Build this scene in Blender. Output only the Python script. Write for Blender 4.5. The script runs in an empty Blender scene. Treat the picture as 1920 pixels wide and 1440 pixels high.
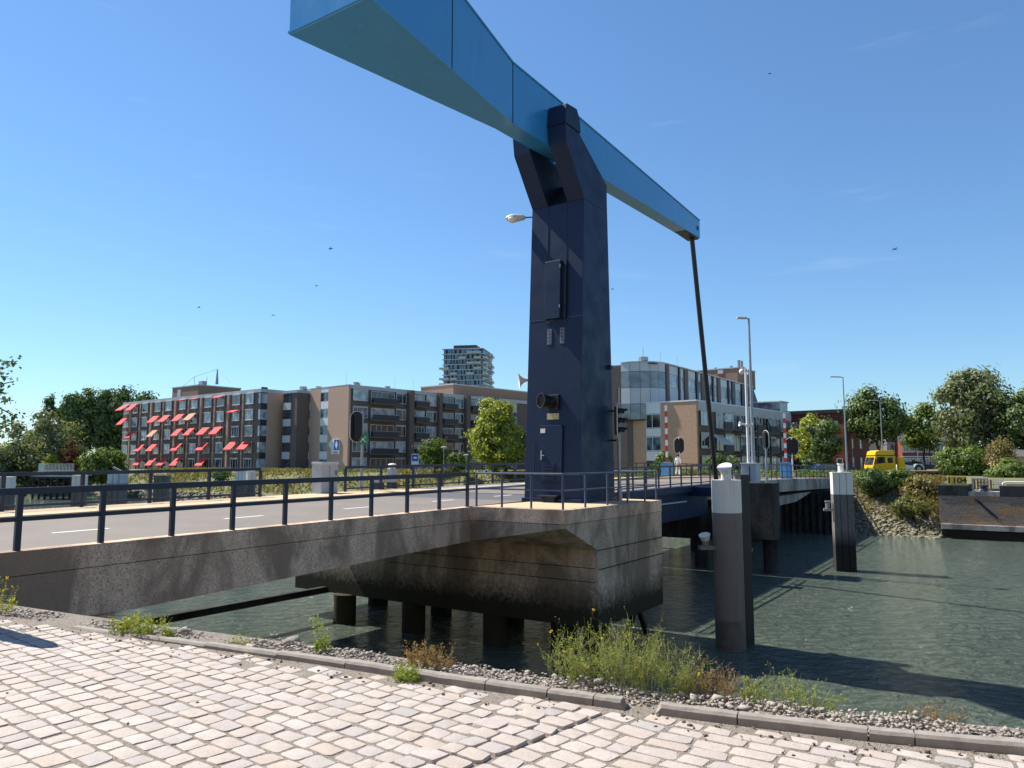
import bpy, bmesh, math, random
import numpy as np
from mathutils import Vector, Matrix
R = math.radians
random.seed(7); rng = np.random.default_rng(7)
scene = bpy.context.scene
col = scene.collection

# ------------------------------------------------------------------ camera
EYE = 1.65
PITCH = R(5.95)
FPX = 1400.0            # focal length in pixels of a 1920 wide frame
cam = bpy.data.cameras.new("camera")
cam.sensor_width = 36.0
cam.lens = 36.0 * FPX / 1920.0
cam.clip_start = 0.05
cam.clip_end = 6000
camo = bpy.data.objects.new("camera", cam)
col.objects.link(camo)
camo.location = (0, 0, EYE)
camo.rotation_euler = (R(90) + PITCH, 0, 0)
scene.camera = camo

# ------------------------------------------------------------------ sky and sun
SUN_AZ = R(58.8)        # to the left of straight ahead
SUN_EL = R(50.5)
world = bpy.data.worlds.new("World"); scene.world = world
world.use_nodes = True
wn = world.node_tree.nodes; wl = world.node_tree.links
for n in list(wn): wn.remove(n)
sky = wn.new("ShaderNodeTexSky"); sky.sky_type = 'NISHITA'
sky.sun_disc = False
sky.sun_elevation = SUN_EL
sky.sun_rotation = -SUN_AZ
sky.air_density = 1.15; sky.dust_density = 0.05; sky.ozone_density = 3.0
bg = wn.new("ShaderNodeBackground"); bg.inputs[1].default_value = 0.10
wo = wn.new("ShaderNodeOutputWorld")
tint = wn.new("ShaderNodeMix"); tint.data_type = 'RGBA'; tint.blend_type = 'MULTIPLY'; tint.inputs[0].default_value = 1.0
tint.inputs[7].default_value = (0.52, 0.70, 0.87, 1)
gam = wn.new("ShaderNodeGamma"); gam.inputs[1].default_value = 0.91
wl.new(sky.outputs[0], gam.inputs[0]); wl.new(gam.outputs[0], tint.inputs[6])
tco = wn.new("ShaderNodeTexCoord"); mpg = wn.new("ShaderNodeMapping"); mpg.inputs['Scale'].default_value = (2.2, 2.2, 16); mpg.inputs['Rotation'].default_value = (.06, -.07, .4)
cln = wn.new("ShaderNodeTexNoise"); cln.inputs['Scale'].default_value = 2.1; cln.inputs['Detail'].default_value = 6; cln.inputs['Roughness'].default_value = .55
clr = wn.new("ShaderNodeValToRGB"); clr.color_ramp.elements[0].position = .64; clr.color_ramp.elements[1].position = .95
clr.color_ramp.elements[0].color = (0, 0, 0, 1); clr.color_ramp.elements[1].color = (.16, .16, .16, 1)
cmx = wn.new("ShaderNodeMix"); cmx.data_type = 'RGBA'; cmx.inputs[7].default_value = (5.2, 5.6, 6.0, 1)
wl.new(tco.outputs['Generated'], mpg.inputs[0]); wl.new(mpg.outputs[0], cln.inputs['Vector']); wl.new(cln.outputs['Fac'], clr.inputs[0]); wl.new(clr.outputs[0], cmx.inputs[0])
wl.new(tint.outputs[2], cmx.inputs[6]); wl.new(cmx.outputs[2], bg.inputs[0]); wl.new(bg.outputs[0], wo.inputs[0])
sun = bpy.data.lights.new("sun", 'SUN'); sun.energy = 4.3; sun.angle = R(0.5)
sun.color = (1.0, 0.95, 0.87)
suno = bpy.data.objects.new("sun", sun); col.objects.link(suno)
sdir = Vector((-math.sin(SUN_AZ) * math.cos(SUN_EL), math.cos(SUN_AZ) * math.cos(SUN_EL), math.sin(SUN_EL)))
suno.rotation_euler = sdir.to_track_quat('Z', 'Y').to_euler()
suno.location = (-40, 30, 60)
vs = scene.view_settings
vs.view_transform = 'Standard'; vs.look = 'None'; vs.gamma = 1.0
vs.exposure = 1.05

# ------------------------------------------------------------------ survey helpers
cp, sp = math.cos(PITCH), math.sin(PITCH)
def ray(px, py):
    a = (px - 960) / FPX; b = (720 - py) / FPX
    return Vector((a, cp - b * sp, sp + b * cp))
CE = Vector((0, 0, EYE))
def at_z(px, py, z):
    r = ray(px, py); return CE + r * ((z - EYE) / r.z)
def at_y(px, py, y):
    r = ray(px, py); return CE + r * (y / r.y)
TH = R(33.8)
U = Vector((math.sin(TH), math.cos(TH), 0)); V = Vector((-U.y, U.x, 0)); Z = Vector((0, 0, 1))
P0 = Vector((-1.3, 24.2, 0))
WATER = -4.65
def B(t, v, z=0.0): return P0 + U * t + V * v + Z * z
ZK = [(-40, -.02), (-13, .08), (0, .20), (16, .36), (28, .42), (40, .36), (50, .22), (58, .08), (80, .0), (200, 0)]
def zdeck(t):
    for (a, za), (b, zb) in zip(ZK, ZK[1:]):
        if a <= t <= b: return za + (zb - za) * (t - a) / (b - a)
    return 0.0

# ------------------------------------------------------------------ mesh builder
class MB:
    def __init__(s): s.v = []; s.f = []
    def add(s, vs, fs):
        o = len(s.v); s.v += [tuple(x) for x in vs]; s.f += [tuple(i + o for i in f) for f in fs]; return s
    def hexa(s, b, t):          # four bottom corners, four top corners (counter clockwise from above)
        return s.add(list(b) + list(t), [(3, 2, 1, 0), (4, 5, 6, 7), (0, 1, 5, 4), (1, 2, 6, 5), (2, 3, 7, 6), (3, 0, 4, 7)])
    def obox(s, c, ex, ey, ez):  # centre and half extent vectors
        c = Vector(c)
        b = [c - ex - ey - ez, c + ex - ey - ez, c + ex + ey - ez, c - ex + ey - ez]
        t = [p + ez * 2 for p in b]
        if ex.cross(ey).dot(ez) < 0: b.reverse(); t.reverse()
        return s.hexa(b, t)
    def prism(s, pts, d):
        pts = [Vector(p) for p in pts]; d = Vector(d); n = len(pts)
        nn = Vector((0, 0, 0))
        for i in range(n): nn += pts[i].cross(pts[(i + 1) % n])
        if nn.dot(d) > 0: pts.reverse()
        q = [p + d for p in pts]
        fs = [tuple(range(n)), tuple(reversed(range(n, 2 * n)))]
        fs += [((i + 1) % n, i, i + n, (i + 1) % n + n) for i in range(n)]
        return s.add(pts + q, fs)
    def ring(s, c, ax, r, n, up=None):
        ax = Vector(ax).normalized()
        if up is None: up = Vector((0, 0, 1)) if abs(ax.z) < .9 else Vector((1, 0, 0))
        a = ax.cross(up).normalized(); b = ax.cross(a)
        return [Vector(c) + a * (r * math.cos(2 * math.pi * i / n)) + b * (r * math.sin(2 * math.pi * i / n)) for i in range(n)]
    def cyl(s, p0, p1, r0, r1=None, n=12, caps=True):
        p0 = Vector(p0); p1 = Vector(p1); r1 = r0 if r1 is None else r1
        ax = p1 - p0
        a = s.ring(p0, ax, r0, n); b = s.ring(p1, ax, r1, n)
        fs = [(i, i + n, (i + 1) % n + n, (i + 1) % n) for i in range(n)]
        if caps: fs += [tuple(range(n)), tuple(reversed(range(n, 2 * n)))]
        return s.add(a + b, fs)
    def tube(s, path, r, n=8, caps=True):
        path = [Vector(p) for p in path]; m = len(path)
        rs = r if isinstance(r, (list, tuple)) else [r] * m
        vs = []; fs = []
        for i, p in enumerate(path):
            ax = (path[min(i + 1, m - 1)] - path[max(i - 1, 0)])
            if ax.length < 1e-6: ax = Vector((0, 0, 1))
            vs += s.ring(p, ax, rs[i], n)
        for j in range(m - 1):
            for i in range(n):
                fs.append((j * n + i, (j + 1) * n + i, (j + 1) * n + (i + 1) % n, j * n + (i + 1) % n))
        if caps: fs += [tuple(range(n)), tuple(reversed(range((m - 1) * n, m * n)))]
        return s.add(vs, fs)
    def lathe(s, base, prof, n=16, ax=Vector((0, 0, 1))):   # prof: (distance along axis, radius)
        ax = Vector(ax).normalized(); base = Vector(base)
        return s.tube_r([base + ax * h for h, r in prof], [max(r, 1e-4) for h, r in prof], ax, n)
    def tube_r(s, pts, rs, ax, n):
        vs = []; fs = []; m = len(pts)
        for p, r in zip(pts, rs): vs += s.ring(p, ax, r, n)
        for j in range(m - 1):
            for i in range(n): fs.append((j * n + i, (j + 1) * n + i, (j + 1) * n + (i + 1) % n, j * n + (i + 1) % n))
        fs += [tuple(range(n)), tuple(reversed(range((m - 1) * n, m * n)))]
        return s.add(vs, fs)
    def ell(s, c, r, nu=12, nv=8):
        c = Vector(c); vs = []; fs = []
        for j in range(nv + 1):
            a = math.pi * j / nv
            for i in range(nu):
                b = 2 * math.pi * i / nu
                vs.append(c + Vector((r[0] * math.sin(a) * math.cos(b), r[1] * math.sin(a) * math.sin(b), r[2] * math.cos(a))))
        for j in range(nv):
            for i in range(nu): fs.append((j * nu + i, (j + 1) * nu + i, (j + 1) * nu + (i + 1) % nu, j * nu + (i + 1) % nu))
        return s.add(vs, fs)
    def build(s, name, mat, parent=None, smooth=False, bevel=0.0, label=None):
        off = wloc(parent) if parent else Vector((0, 0, 0))
        me = bpy.data.meshes.new(name)
        me.from_pydata([(x[0] - off.x, x[1] - off.y, x[2] - off.z) for x in s.v], [], s.f)
        return finish(me, name, mat, parent, smooth, bevel, label)
def wloc(o):
    l = Vector((0, 0, 0))
    while o: l += Vector(o.location); o = o.parent
    return l
def finish(me, name, mat, parent=None, smooth=False, bevel=0.0, label=None):
    me.materials.append(mat)
    if smooth:
        me.polygons.foreach_set("use_smooth", [True] * len(me.polygons))
        try: me.set_sharp_from_angle(angle=R(40))
        except Exception: pass
    o = bpy.data.objects.new(name, me); col.objects.link(o)
    if parent: o.parent = parent
    if bevel:
        b = o.modifiers.new("edge", 'BEVEL'); b.width = bevel; b.segments = 2; b.limit_method = 'ANGLE'; b.angle_limit = R(35)
    if label: o['label'] = label
    return o
def thing(name, label, cat, loc, group=None):
    o = bpy.data.objects.new(name, None); col.objects.link(o)
    o.empty_display_size = .2; o.location = loc
    return tag(o, label, cat, group)
def tag(o, label, cat, group=None, kind=None):
    o['label'] = label; o['category'] = cat
    if group: o['group'] = group
    if kind: o['kind'] = kind
    return o
def struct(o): o['kind'] = 'structure'; return o

# ------------------------------------------------------------------ materials
def mat(name):
    m = bpy.data.materials.new(name); m.use_nodes = True
    nt = m.node_tree; p = nt.nodes["Principled BSDF"]
    return m, nt, p
def simple(name, c, rough=.6, metal=0.0, var=.12, scale=4.0, bump=0.0, spec=.5, coat=0.0):
    m, nt, p = mat(name)
    p.inputs['Roughness'].default_value = rough; p.inputs['Metallic'].default_value = metal
    p.inputs['Specular IOR Level'].default_value = spec
    if coat: p.inputs['Coat Weight'].default_value = coat; p.inputs['Coat Roughness'].default_value = .12
    t = nt.nodes.new("ShaderNodeTexCoord")
    n = nt.nodes.new("ShaderNodeTexNoise"); n.inputs['Scale'].default_value = scale; n.inputs['Detail'].default_value = 6; n.inputs['Roughness'].default_value = .65
    nt.links.new(t.outputs['Object'], n.inputs['Vector'])
    r = nt.nodes.new("ShaderNodeValToRGB")
    r.color_ramp.elements[0].position = .3; r.color_ramp.elements[1].position = .7
    r.color_ramp.elements[0].color = (*[x * (1 - var) for x in c], 1)
    r.color_ramp.elements[1].color = (*[min(1, x * (1 + var)) for x in c], 1)
    nt.links.new(n.outputs['Fac'], r.inputs[0]); nt.links.new(r.outputs[0], p.inputs['Base Color'])
    if bump:
        b = nt.nodes.new("ShaderNodeBump"); b.inputs['Strength'].default_value = bump; b.inputs['Distance'].default_value = .02
        nt.links.new(n.outputs['Fac'], b.inputs['Height']); nt.links.new(b.outputs[0], p.inputs['Normal'])
    return m
def mixc(nt, fac, a, b, mode='MIX'):
    x = nt.nodes.new("ShaderNodeMix"); x.data_type = 'RGBA'; x.blend_type = mode
    if isinstance(fac, float): x.inputs[0].default_value = fac
    else: nt.links.new(fac, x.inputs[0])
    for k, s in ((6, a), (7, b)):
        if isinstance(s, tuple): x.inputs[k].default_value = (*s[:3], 1)
        else: nt.links.new(s, x.inputs[k])
    return x.outputs[2]
def noise(nt, vec, scale, detail=5, rough=.6, sc3=None, dist=0.0):
    if sc3 is not None:
        mp = nt.nodes.new("ShaderNodeMapping"); mp.inputs['Scale'].default_value = sc3
        nt.links.new(vec, mp.inputs[0]); vec = mp.outputs[0]
    n = nt.nodes.new("ShaderNodeTexNoise"); n.inputs['Scale'].default_value = scale; n.inputs['Detail'].default_value = detail
    n.inputs['Roughness'].default_value = rough; n.inputs['Distortion'].default_value = dist
    nt.links.new(vec, n.inputs['Vector']); return n.outputs['Fac']
def ramp(nt, fac, stops):
    r = nt.nodes.new("ShaderNodeValToRGB"); e = r.color_ramp.elements
    while len(e) < len(stops): e.new(.5)
    for el, (p, c) in zip(e, stops): el.position = p; el.color = (*c[:3], 1) if isinstance(c, tuple) else (c, c, c, 1)
    nt.links.new(fac, r.inputs[0]); return r.outputs[0]
def coords(nt, which='Object'):
    return nt.nodes.new("ShaderNodeTexCoord").outputs[which]
def bump(nt, p, h, strength, dist):
    b = nt.nodes.new("ShaderNodeBump"); b.inputs['Strength'].default_value = strength; b.inputs['Distance'].default_value = dist
    nt.links.new(h, b.inputs['Height']); nt.links.new(b.outputs[0], p.inputs['Normal'])

def painted(name, c, rough, spec, streak=.3, coat=0.0, dirt=(.09, .075, .06)):
    m, nt, p = mat(name); co = coords(nt)
    a = mixc(nt, ramp(nt, noise(nt, co, .5, 4, .5), [(.3, 0.), (.7, .3)]), c, tuple(min(1, x * 1.28 + .004) for x in c))
    a = mixc(nt, ramp(nt, noise(nt, co, 3.2, 5, .7, (1, 1, .07)), [(.52, 0.), (.75, streak)]), a, tuple(x * .45 for x in c))
    a = mixc(nt, ramp(nt, noise(nt, co, 2.1, 6, .75, (1.4, 1.4, .12)), [(.60, 0.), (.80, streak * .6)]), a, dirt)
    nt.links.new(a, p.inputs['Base Color'])
    nt.links.new(ramp(nt, noise(nt, co, 1.6, 4, .6), [(.3, rough * .8), (.7, min(1, rough * 1.3))]), p.inputs['Roughness'])
    p.inputs['Specular IOR Level'].default_value = spec
    if coat: p.inputs['Coat Weight'].default_value = coat; p.inputs['Coat Roughness'].default_value = .15
    return m
def concrete(name, light, dark, streak=.6, moss=None):
    m, nt, p = mat(name); c = coords(nt)
    p.inputs['Roughness'].default_value = .95; p.inputs['Specular IOR Level'].default_value = .15
    big = noise(nt, c, .62, 6, .62, (1, 1, .45), .6)
    fine = noise(nt, c, 28, 4, .75)
    mid = noise(nt, c, 7, 6, .7)
    st = noise(nt, c, 2.2, 5, .7, (1, 1, .12))
    a = mixc(nt, ramp(nt, mid, [(.35, 0.), (.65, 1.)]), dark, light)
    a = mixc(nt, ramp(nt, fine, [(.38, .75), (.5, 0.)]), a, tuple(x * .25 for x in dark))
    a = mixc(nt, ramp(nt, big, [(.45, 0.), (.57, .85)]), a, tuple(x * .40 for x in dark))
    a = mixc(nt, ramp(nt, st, [(.5, 0.), (.68, streak)]), a, tuple(x * .4 for x in dark))
    if moss:
        s = nt.nodes.new("ShaderNodeSeparateXYZ"); g = nt.nodes.new("ShaderNodeNewGeometry")
        nt.links.new(g.outputs['Position'], s.inputs[0])
        ad = nt.nodes.new("ShaderNodeMath"); ad.operation = 'MULTIPLY_ADD'; ad.inputs[1].default_value = 1.1
        nt.links.new(mid, ad.inputs[0]); nt.links.new(s.outputs[2], ad.inputs[2])
        mr = nt.nodes.new("ShaderNodeMapRange"); mr.inputs[1].default_value = moss[0]; mr.inputs[2].default_value = moss[1]
        mr.inputs[3].default_value = 1; mr.inputs[4].default_value = 0
        nt.links.new(ad.outputs[0], mr.inputs[0])
        a = mixc(nt, mr.outputs[0], a, (.045, .042, .025))
    nt.links.new(a, p.inputs['Base Color'])
    h = nt.nodes.new("ShaderNodeMath"); h.operation = 'ADD'; nt.links.new(fine, h.inputs[0]); nt.links.new(mid, h.inputs[1])
    bump(nt, p, h.outputs[0], .5, .02)
    return m
M = {}
M['fascia'] = concrete('weathered_concrete', (.84, .62, .45), (.68, .49, .35), .4)
M['pier'] = concrete('pier_concrete', (.66, .52, .38), (.52, .41, .30), .35, (-2.55, -1.75))
M['lightconc'] = concrete('pale_concrete', (.56, .50, .43), (.40, .36, .31), .35)
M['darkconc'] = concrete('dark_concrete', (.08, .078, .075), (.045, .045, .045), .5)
M['kerb'] = simple('kerb_concrete', (.25, .222, .19), .9, 0, .2, 9, .5)
M['navy'] = painted('navy_paint', (.0105, .022, .058), .45, .25, .22, 0, (.03, .03, .04))
M['navyrail'] = simple('navy_rail_paint', (.011, .016, .04), .4, 0, .15, 3)
M['railblue'] = simple('faded_blue_rail_paint', (.06, .08, .13), .45, 0, .2, 3)
M['blue'] = painted('sky_blue_paint', (.038, .245, .51), .22, .5, .22, .3, (.05, .14, .22))
M['black'] = simple('black_paint', (.008, .008, .009), .45, 0, .1)
M['rubber'] = simple('rubber', (.015, .015, .015), .8)
M['white'] = simple('white_paint', (.74, .73, .70), .5, 0, .05, 3)
M['chalk'] = painted('weathered_white_paint', (.74, .69, .60), .65, .3, .45, 0, (.30, .24, .17))
M['pilegrey'] = painted('grey_pile_paint', (.20, .165, .14), .7, .2, .5, 0, (.16, .09, .05))
M['pilewet'] = simple('wet_pile_paint', (.12, .10, .082), .55, 0, .25, 3)
M['panelgrey'] = simple('light_grey_cladding', (.52, .53, .54), .5, 0, .06, .6)
M['roofband'] = simple('roof_edge_trim', (.46, .46, .46), .5, 0, .08, .8)
M['cabinet'] = simple('grey_cabinet', (.40, .42, .44), .5, 0, .08, 3)
M['steel'] = simple('galvanised_steel', (.33, .34, .35), .45, .6, .12, 5)
M['lampgrey'] = simple('lamp_housing', (.45, .45, .42), .5, .1, .1, 6)
M['brick'] = simple('brown_brick', (.52, .34, .245), .9, 0, .16, 6)
M['brickdark'] = simple('dark_brown_brick', (.155, .118, .10), .9, 0, .18, 5)
M['brickorange'] = simple('orange_brown_brick', (.52, .32, .205), .9, 0, .2, 5)
M['redbrick'] = simple('red_brick', (.20, .052, .036), .9, 0, .2, 3)
M['beige'] = simple('beige_render', (.58, .46, .32), .9, 0, .06, .6)
M['brickmid'] = simple('mid_brown_brick', (.30, .19, .13), .9, 0, .15, 4)
M['brickpale'] = simple('pale_orange_brick', (.50, .36, .25), .9, 0, .1, 3)
M['slate'] = simple('dark_cladding', (.028, .03, .036), .5, 0, .15, 2)
M['frame'] = simple('white_window_frame', (.62, .62, .60), .5, 0, .05)
M['darkframe'] = simple('dark_window_frame', (.04, .045, .06), .5)
M['red'] = simple('red_awning_cloth', (.70, .035, .04), .8, 0, .1, 2)
M['redfade'] = simple('faded_awning_cloth', (.45, .20, .12), .8, 0, .25, 2)
M['stripe'] = simple('pale_awning_cloth', (.55, .53, .5), .8)
M['roof'] = simple('roofing_felt', (.09, .085, .08), .95)
M['yellow'] = simple('yellow_paint', (.78, .48, .012), .35, 0, .05, 2, 0, .5, .3)
M['signyellow'] = simple('weathered_yellow_board', (.62, .42, .06), .6, 0, .18, 4)
M['barrierblue'] = simple('barrier_cabinet_blue', (.10, .30, .58), .45, 0, .08, 3)
M['barred'] = simple('barrier_red', (.50, .03, .03), .5)
M['signblue'] = simple('sign_blue', (.015, .09, .36), .4, 0, .04)
M['signgreen'] = simple('sign_green', (.01, .22, .10), .4, 0, .04)
M['plate'] = simple('grey_marking_plate', (.13, .15, .19), .6, 0, .1, 8)
M['brass'] = simple('pale_yellow_plate', (.45, .38, .18), .5)
M['skin'] = simple('skin', (.45, .26, .18), .6, 0, .05)
M['shirt'] = simple('white_shirt', (.70, .64, .62), .85, 0, .08, 12)
M['trouser'] = simple('light_trousers', (.55, .55, .57), .85, 0, .08, 12)
M['hair'] = simple('dark_hair', (.012, .01, .01), .6)
M['bark'] = simple('bark', (.06, .048, .038), .95, 0, .3, 6, .4)
M['soil'] = simple('bank_soil', (.10, .082, .05), .95, 0, .3, 1.2, .4)
M['bank'] = simple('grassy_earth', (.13, .125, .05), .95, 0, .35, .6, .3)
M['rock'] = simple('grey_rock', (.20, .185, .165), .92, 0, .35, 5, .5)
M['rubble'] = simple('rubble_stone', (.31, .272, .23), .92, 0, .35, 14, .5)
M['pebble'] = simple('dark_pebble', (.10, .085, .07), .9, 0, .3, 14)
M['carblue'] = simple('dark_blue_car_paint', (.015, .025, .09), .25, .2, .05, 1, 0, .5, .5)
M['louvre'] = simple('dark_navy_paint', (.008, .011, .025), .5)  # darker navy for seams, slats and small fittings
M['footway'] = simple('sandy_footway_coating', (.50, .36, .22), .95, 0, .16, 6, .4)

def glass(name, c, var=.5):
    m, nt, p = mat(name); c0 = coords(nt)
    n = noise(nt, c0, .9, 2, .5)
    a = ramp(nt, n, [(.38, tuple(x * (1 - var) for x in c)), (.62, tuple(min(1, x * (1 + var)) for x in c))])
    nt.links.new(a, p.inputs['Base Color'])
    p.inputs['Roughness'].default_value = .06; p.inputs['Specular IOR Level'].default_value = .9
    return m
M['glass'] = glass('window_glass', (.10, .13, .16), .6)
M['curtain'] = glass('curtained_glass', (.34, .40, .44), .4)
M['greyglass'] = glass('grey_bay_glass', (.17, .19, .21), .25)
M['towerglass'] = glass('blue_tower_glass', (.11, .17, .24), .3)
M['darkglass'] = glass('dark_glass', (.03, .036, .045), .6)

def paving_mat():
    m, nt, p = mat('sandstone_setts'); c = coords(nt)
    g = nt.nodes.new("ShaderNodeNewGeometry")
    base = ramp(nt, g.outputs['Random Per Island'], [(0., (.40, .345, .305)), (.16, (.37, .33, .305)), (.2, (.43, .375, .33)), (.4, (.41, .34, .285)), (.55, (.45, .395, .35)), (.7, (.41, .335, .275)), (.78, (.42, .36, .325)), (.9, (.46, .41, .365)), (.96, (.33, .305, .285)), (1., (.41, .345, .315))])
    f = noise(nt, c, 55, 5, .7); d = noise(nt, c, 9, 5, .65)
    a = mixc(nt, ramp(nt, d, [(.35, .38), (.6, 0.)]), base, (.29, .245, .205))
    a = mixc(nt, ramp(nt, f, [(.3, .5), (.5, 0.)]), a, (.23, .19, .16))
    nt.links.new(a, p.inputs['Base Color']); p.inputs['Roughness'].default_value = .82
    h = nt.nodes.new("ShaderNodeMath"); h.operation = 'ADD'; nt.links.new(f, h.inputs[0]); nt.links.new(d, h.inputs[1])
    bump(nt, p, h.outputs[0], .45, .012)
    return m
M['setts'] = paving_mat()
def sand_mat():
    m, nt, p = mat('joint_grit'); c = coords(nt)
    vo = nt.nodes.new("ShaderNodeTexVoronoi"); vo.inputs['Scale'].default_value = 130; nt.links.new(c, vo.inputs['Vector'])
    n = noise(nt, c, 3, 5, .6)
    a = ramp(nt, vo.outputs['Color'], [(.1, (.12, .098, .08)), (.5, (.23, .19, .157)), (.9, (.37, .32, .27))])
    a = mixc(nt, ramp(nt, n, [(.4, 0.), (.7, .5)]), a, (.16, .14, .09))
    nt.links.new(a, p.inputs['Base Color']); p.inputs['Roughness'].default_value = .95
    bump(nt, p, vo.outputs['Distance'], .8, .01)
    return m
M['grit'] = sand_mat()
def asphalt_mat():
    m, nt, p = mat('worn_asphalt'); c = coords(nt)
    f = noise(nt, c, 60, 4, .8); b = noise(nt, c, .5, 5, .6, (1, 1, 1))
    a = ramp(nt, f, [(.3, (.115, .094, .075)), (.55, (.185, .153, .125)), (.75, (.26, .218, .18))])
    a = mixc(nt, ramp(nt, b, [(.35, 0.), (.7, .5)]), a, (.105, .09, .078))
    nt.links.new(a, p.inputs['Base Color']); p.inputs['Roughness'].default_value = .85
    bump(nt, p, f, .5, .01); return m
M['asphalt'] = asphalt_mat()
M['asphaltdark'] = simple('fresh_asphalt', (.075, .072, .072), .85, 0, .2, 20, .3)
def water_mat():
    m, nt, p = mat('river_water')
    g = nt.nodes.new("ShaderNodeNewGeometry"); c = g.outputs['Position']
    n1 = noise(nt, c, 1.5, 5, .62, (1.0, 1.5, 1), 1.2)
    n2 = noise(nt, c, .28, 3, .5, (1, 1.3, 1), .6)
    n3 = noise(nt, c, 6.5, 3, .6, (1, 1.4, 1), .8)
    big = noise(nt, c, .06, 3, .5)
    def mul(x, k):
        q = nt.nodes.new("ShaderNodeMath"); q.operation = 'MULTIPLY'; nt.links.new(x, q.inputs[0]); q.inputs[1].default_value = k; return q.outputs[0]
    def add(x, y):
        q = nt.nodes.new("ShaderNodeMath"); q.operation = 'ADD'; nt.links.new(x, q.inputs[0]); nt.links.new(y, q.inputs[1]); return q.outputs[0]
    h = add(add(mul(n1, .75), mul(n2, .8)), mul(n3, .12))
    bump(nt, p, h, 1.0, .62)
    a = ramp(nt, big, [(.35, (.088, .112, .086)), (.65, (.110, .136, .104))])
    nt.links.new(a, p.inputs['Base Color'])
    p.inputs['Roughness'].default_value = .05; p.inputs['IOR'].default_value = 1.33
    return m
M['water'] = water_mat()
def leaf_mat(name, a, b, trans=.45):
    m, nt, p = mat(name)
    nt.nodes.remove(p)
    out = nt.nodes["Material Output"]
    g = nt.nodes.new("ShaderNodeNewGeometry")
    mid = tuple((x + y) / 2 for x, y in zip(a, b))
    c = ramp(nt, g.outputs['Random Per Island'], [(0., a), (.5, mid), (1., b)])
    d = nt.nodes.new("ShaderNodeBsdfDiffuse"); t = nt.nodes.new("ShaderNodeBsdfTranslucent"); gl = nt.nodes.new("ShaderNodeBsdfGlossy")
    gl.inputs['Roughness'].default_value = .45
    tc = mixc(nt, 1.0, c, (1.0, 1.0, .45), 'MULTIPLY')
    nt.links.new(c, d.inputs[0]); nt.links.new(tc, t.inputs[0])
    m1 = nt.nodes.new("ShaderNodeMixShader"); m1.inputs[0].default_value = trans
    nt.links.new(d.outputs[0], m1.inputs[1]); nt.links.new(t.outputs[0], m1.inputs[2])
    m2 = nt.nodes.new("ShaderNodeMixShader"); m2.inputs[0].default_value = .02
    nt.links.new(m1.outputs[0], m2.inputs[1]); nt.links.new(gl.outputs[0], m2.inputs[2])
    nt.links.new(m2.outputs[0], out.inputs[0]); return m
M['leafdark'] = leaf_mat('dark_leaves', (0.072, 0.106, 0.037), (0.161, 0.222, 0.074), .3)
M['leaf'] = leaf_mat('green_leaves', (0.094, 0.147, 0.035), (0.202, 0.269, 0.068))
M['leafyellow'] = leaf_mat('yellow_green_leaves', (0.233, 0.288, 0.045), (0.467, 0.474, 0.090))
M['leafgrey'] = leaf_mat('grey_green_leaves', (0.129, 0.155, 0.074), (0.271, 0.294, 0.148), .35)
M['leafrust'] = leaf_mat('rusty_leaves', (.11, .045, .025), (.2, .09, .045), .3)
M['drygrass'] = leaf_mat('dry_grass', (0.175, 0.150, 0.062), (0.325, 0.250, 0.100), .4)
M['greengrass'] = leaf_mat('bank_grass', (0.078, 0.111, 0.029), (0.247, 0.234, 0.078), .4)
M['weed'] = leaf_mat('weed_leaves', (0.164, 0.238, 0.053), (0.359, 0.401, 0.107), .5)
M['weeddry'] = leaf_mat('dry_weed', (0.224, 0.140, 0.070), (0.420, 0.294, 0.154), .4)
M['weedstem'] = leaf_mat('weed_stem', (0.221, 0.255, 0.102), (0.408, 0.374, 0.170), .3)
M['flower'] = leaf_mat('yellow_petals', (.6, .42, .02), (.75, .55, .04), .4)

# ------------------------------------------------------------------ foliage helpers (numpy)
def quads_mesh(name, P, mt, parent=None):
    """P: (n,4,3) world quads"""
    n = len(P); off = wloc(parent) if parent else Vector((0, 0, 0))
    co = (P.reshape(-1, 3) - np.array(off[:])).astype(np.float32)
    me = bpy.data.meshes.new(name)
    me.vertices.add(4 * n); me.vertices.foreach_set("co", co.ravel())
    me.loops.add(4 * n); me.loops.foreach_set("vertex_index", np.arange(4 * n, dtype=np.int32))
    me.polygons.add(n); me.polygons.foreach_set("loop_start", np.arange(0, 4 * n, 4, dtype=np.int32))
    me.update(calc_edges=True)
    return finish(me, name, mt, parent)
def unit(n):
    a = rng.normal(size=(n, 3)); return a / np.linalg.norm(a, axis=1, keepdims=True)
def leaf_quads(C, N, size, aspect=.62):
    n = len(C)
    t = unit(n); a = np.cross(N, t); a /= np.linalg.norm(a, axis=1, keepdims=True) + 1e-9
    b = np.cross(N, a)
    s = (size * rng.uniform(.6, 1.3, n))[:, None]
    a = a * s; b = b * s * aspect
    bend = N * s * .18
    return np.stack([C - a - bend, C - b, C + a - bend, C + b], axis=1) * 1.0
def crown_quads(cen, rad, nclump, cr, nleaf, size, squash=1.0, droop=0.0, hollow=.55):
    cen = np.array(cen, float); rad = np.array(rad, float)
    d = unit(nclump); rr = rng.uniform(hollow, 1.0, nclump)[:, None]
    cc = cen + d * rr * rad
    w = rng.uniform(.6, 1.4, nclump) * cr
    k = rng.integers(0, nclump, nleaf)
    o = unit(nleaf); r = np.abs(rng.normal(.75, .3, nleaf))
    off = o * (r * w[k])[:, None]; off[:, 2] *= squash
    if droop: off[:, 2] -= rng.uniform(0, droop, nleaf) * (r)
    C = cc[k] + off
    N = o * .8 + (C - cen) / rad * .5 + unit(nleaf) * .55
    N /= np.linalg.norm(N, axis=1, keepdims=True) + 1e-9
    return leaf_quads(C, N, size), cc
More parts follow.
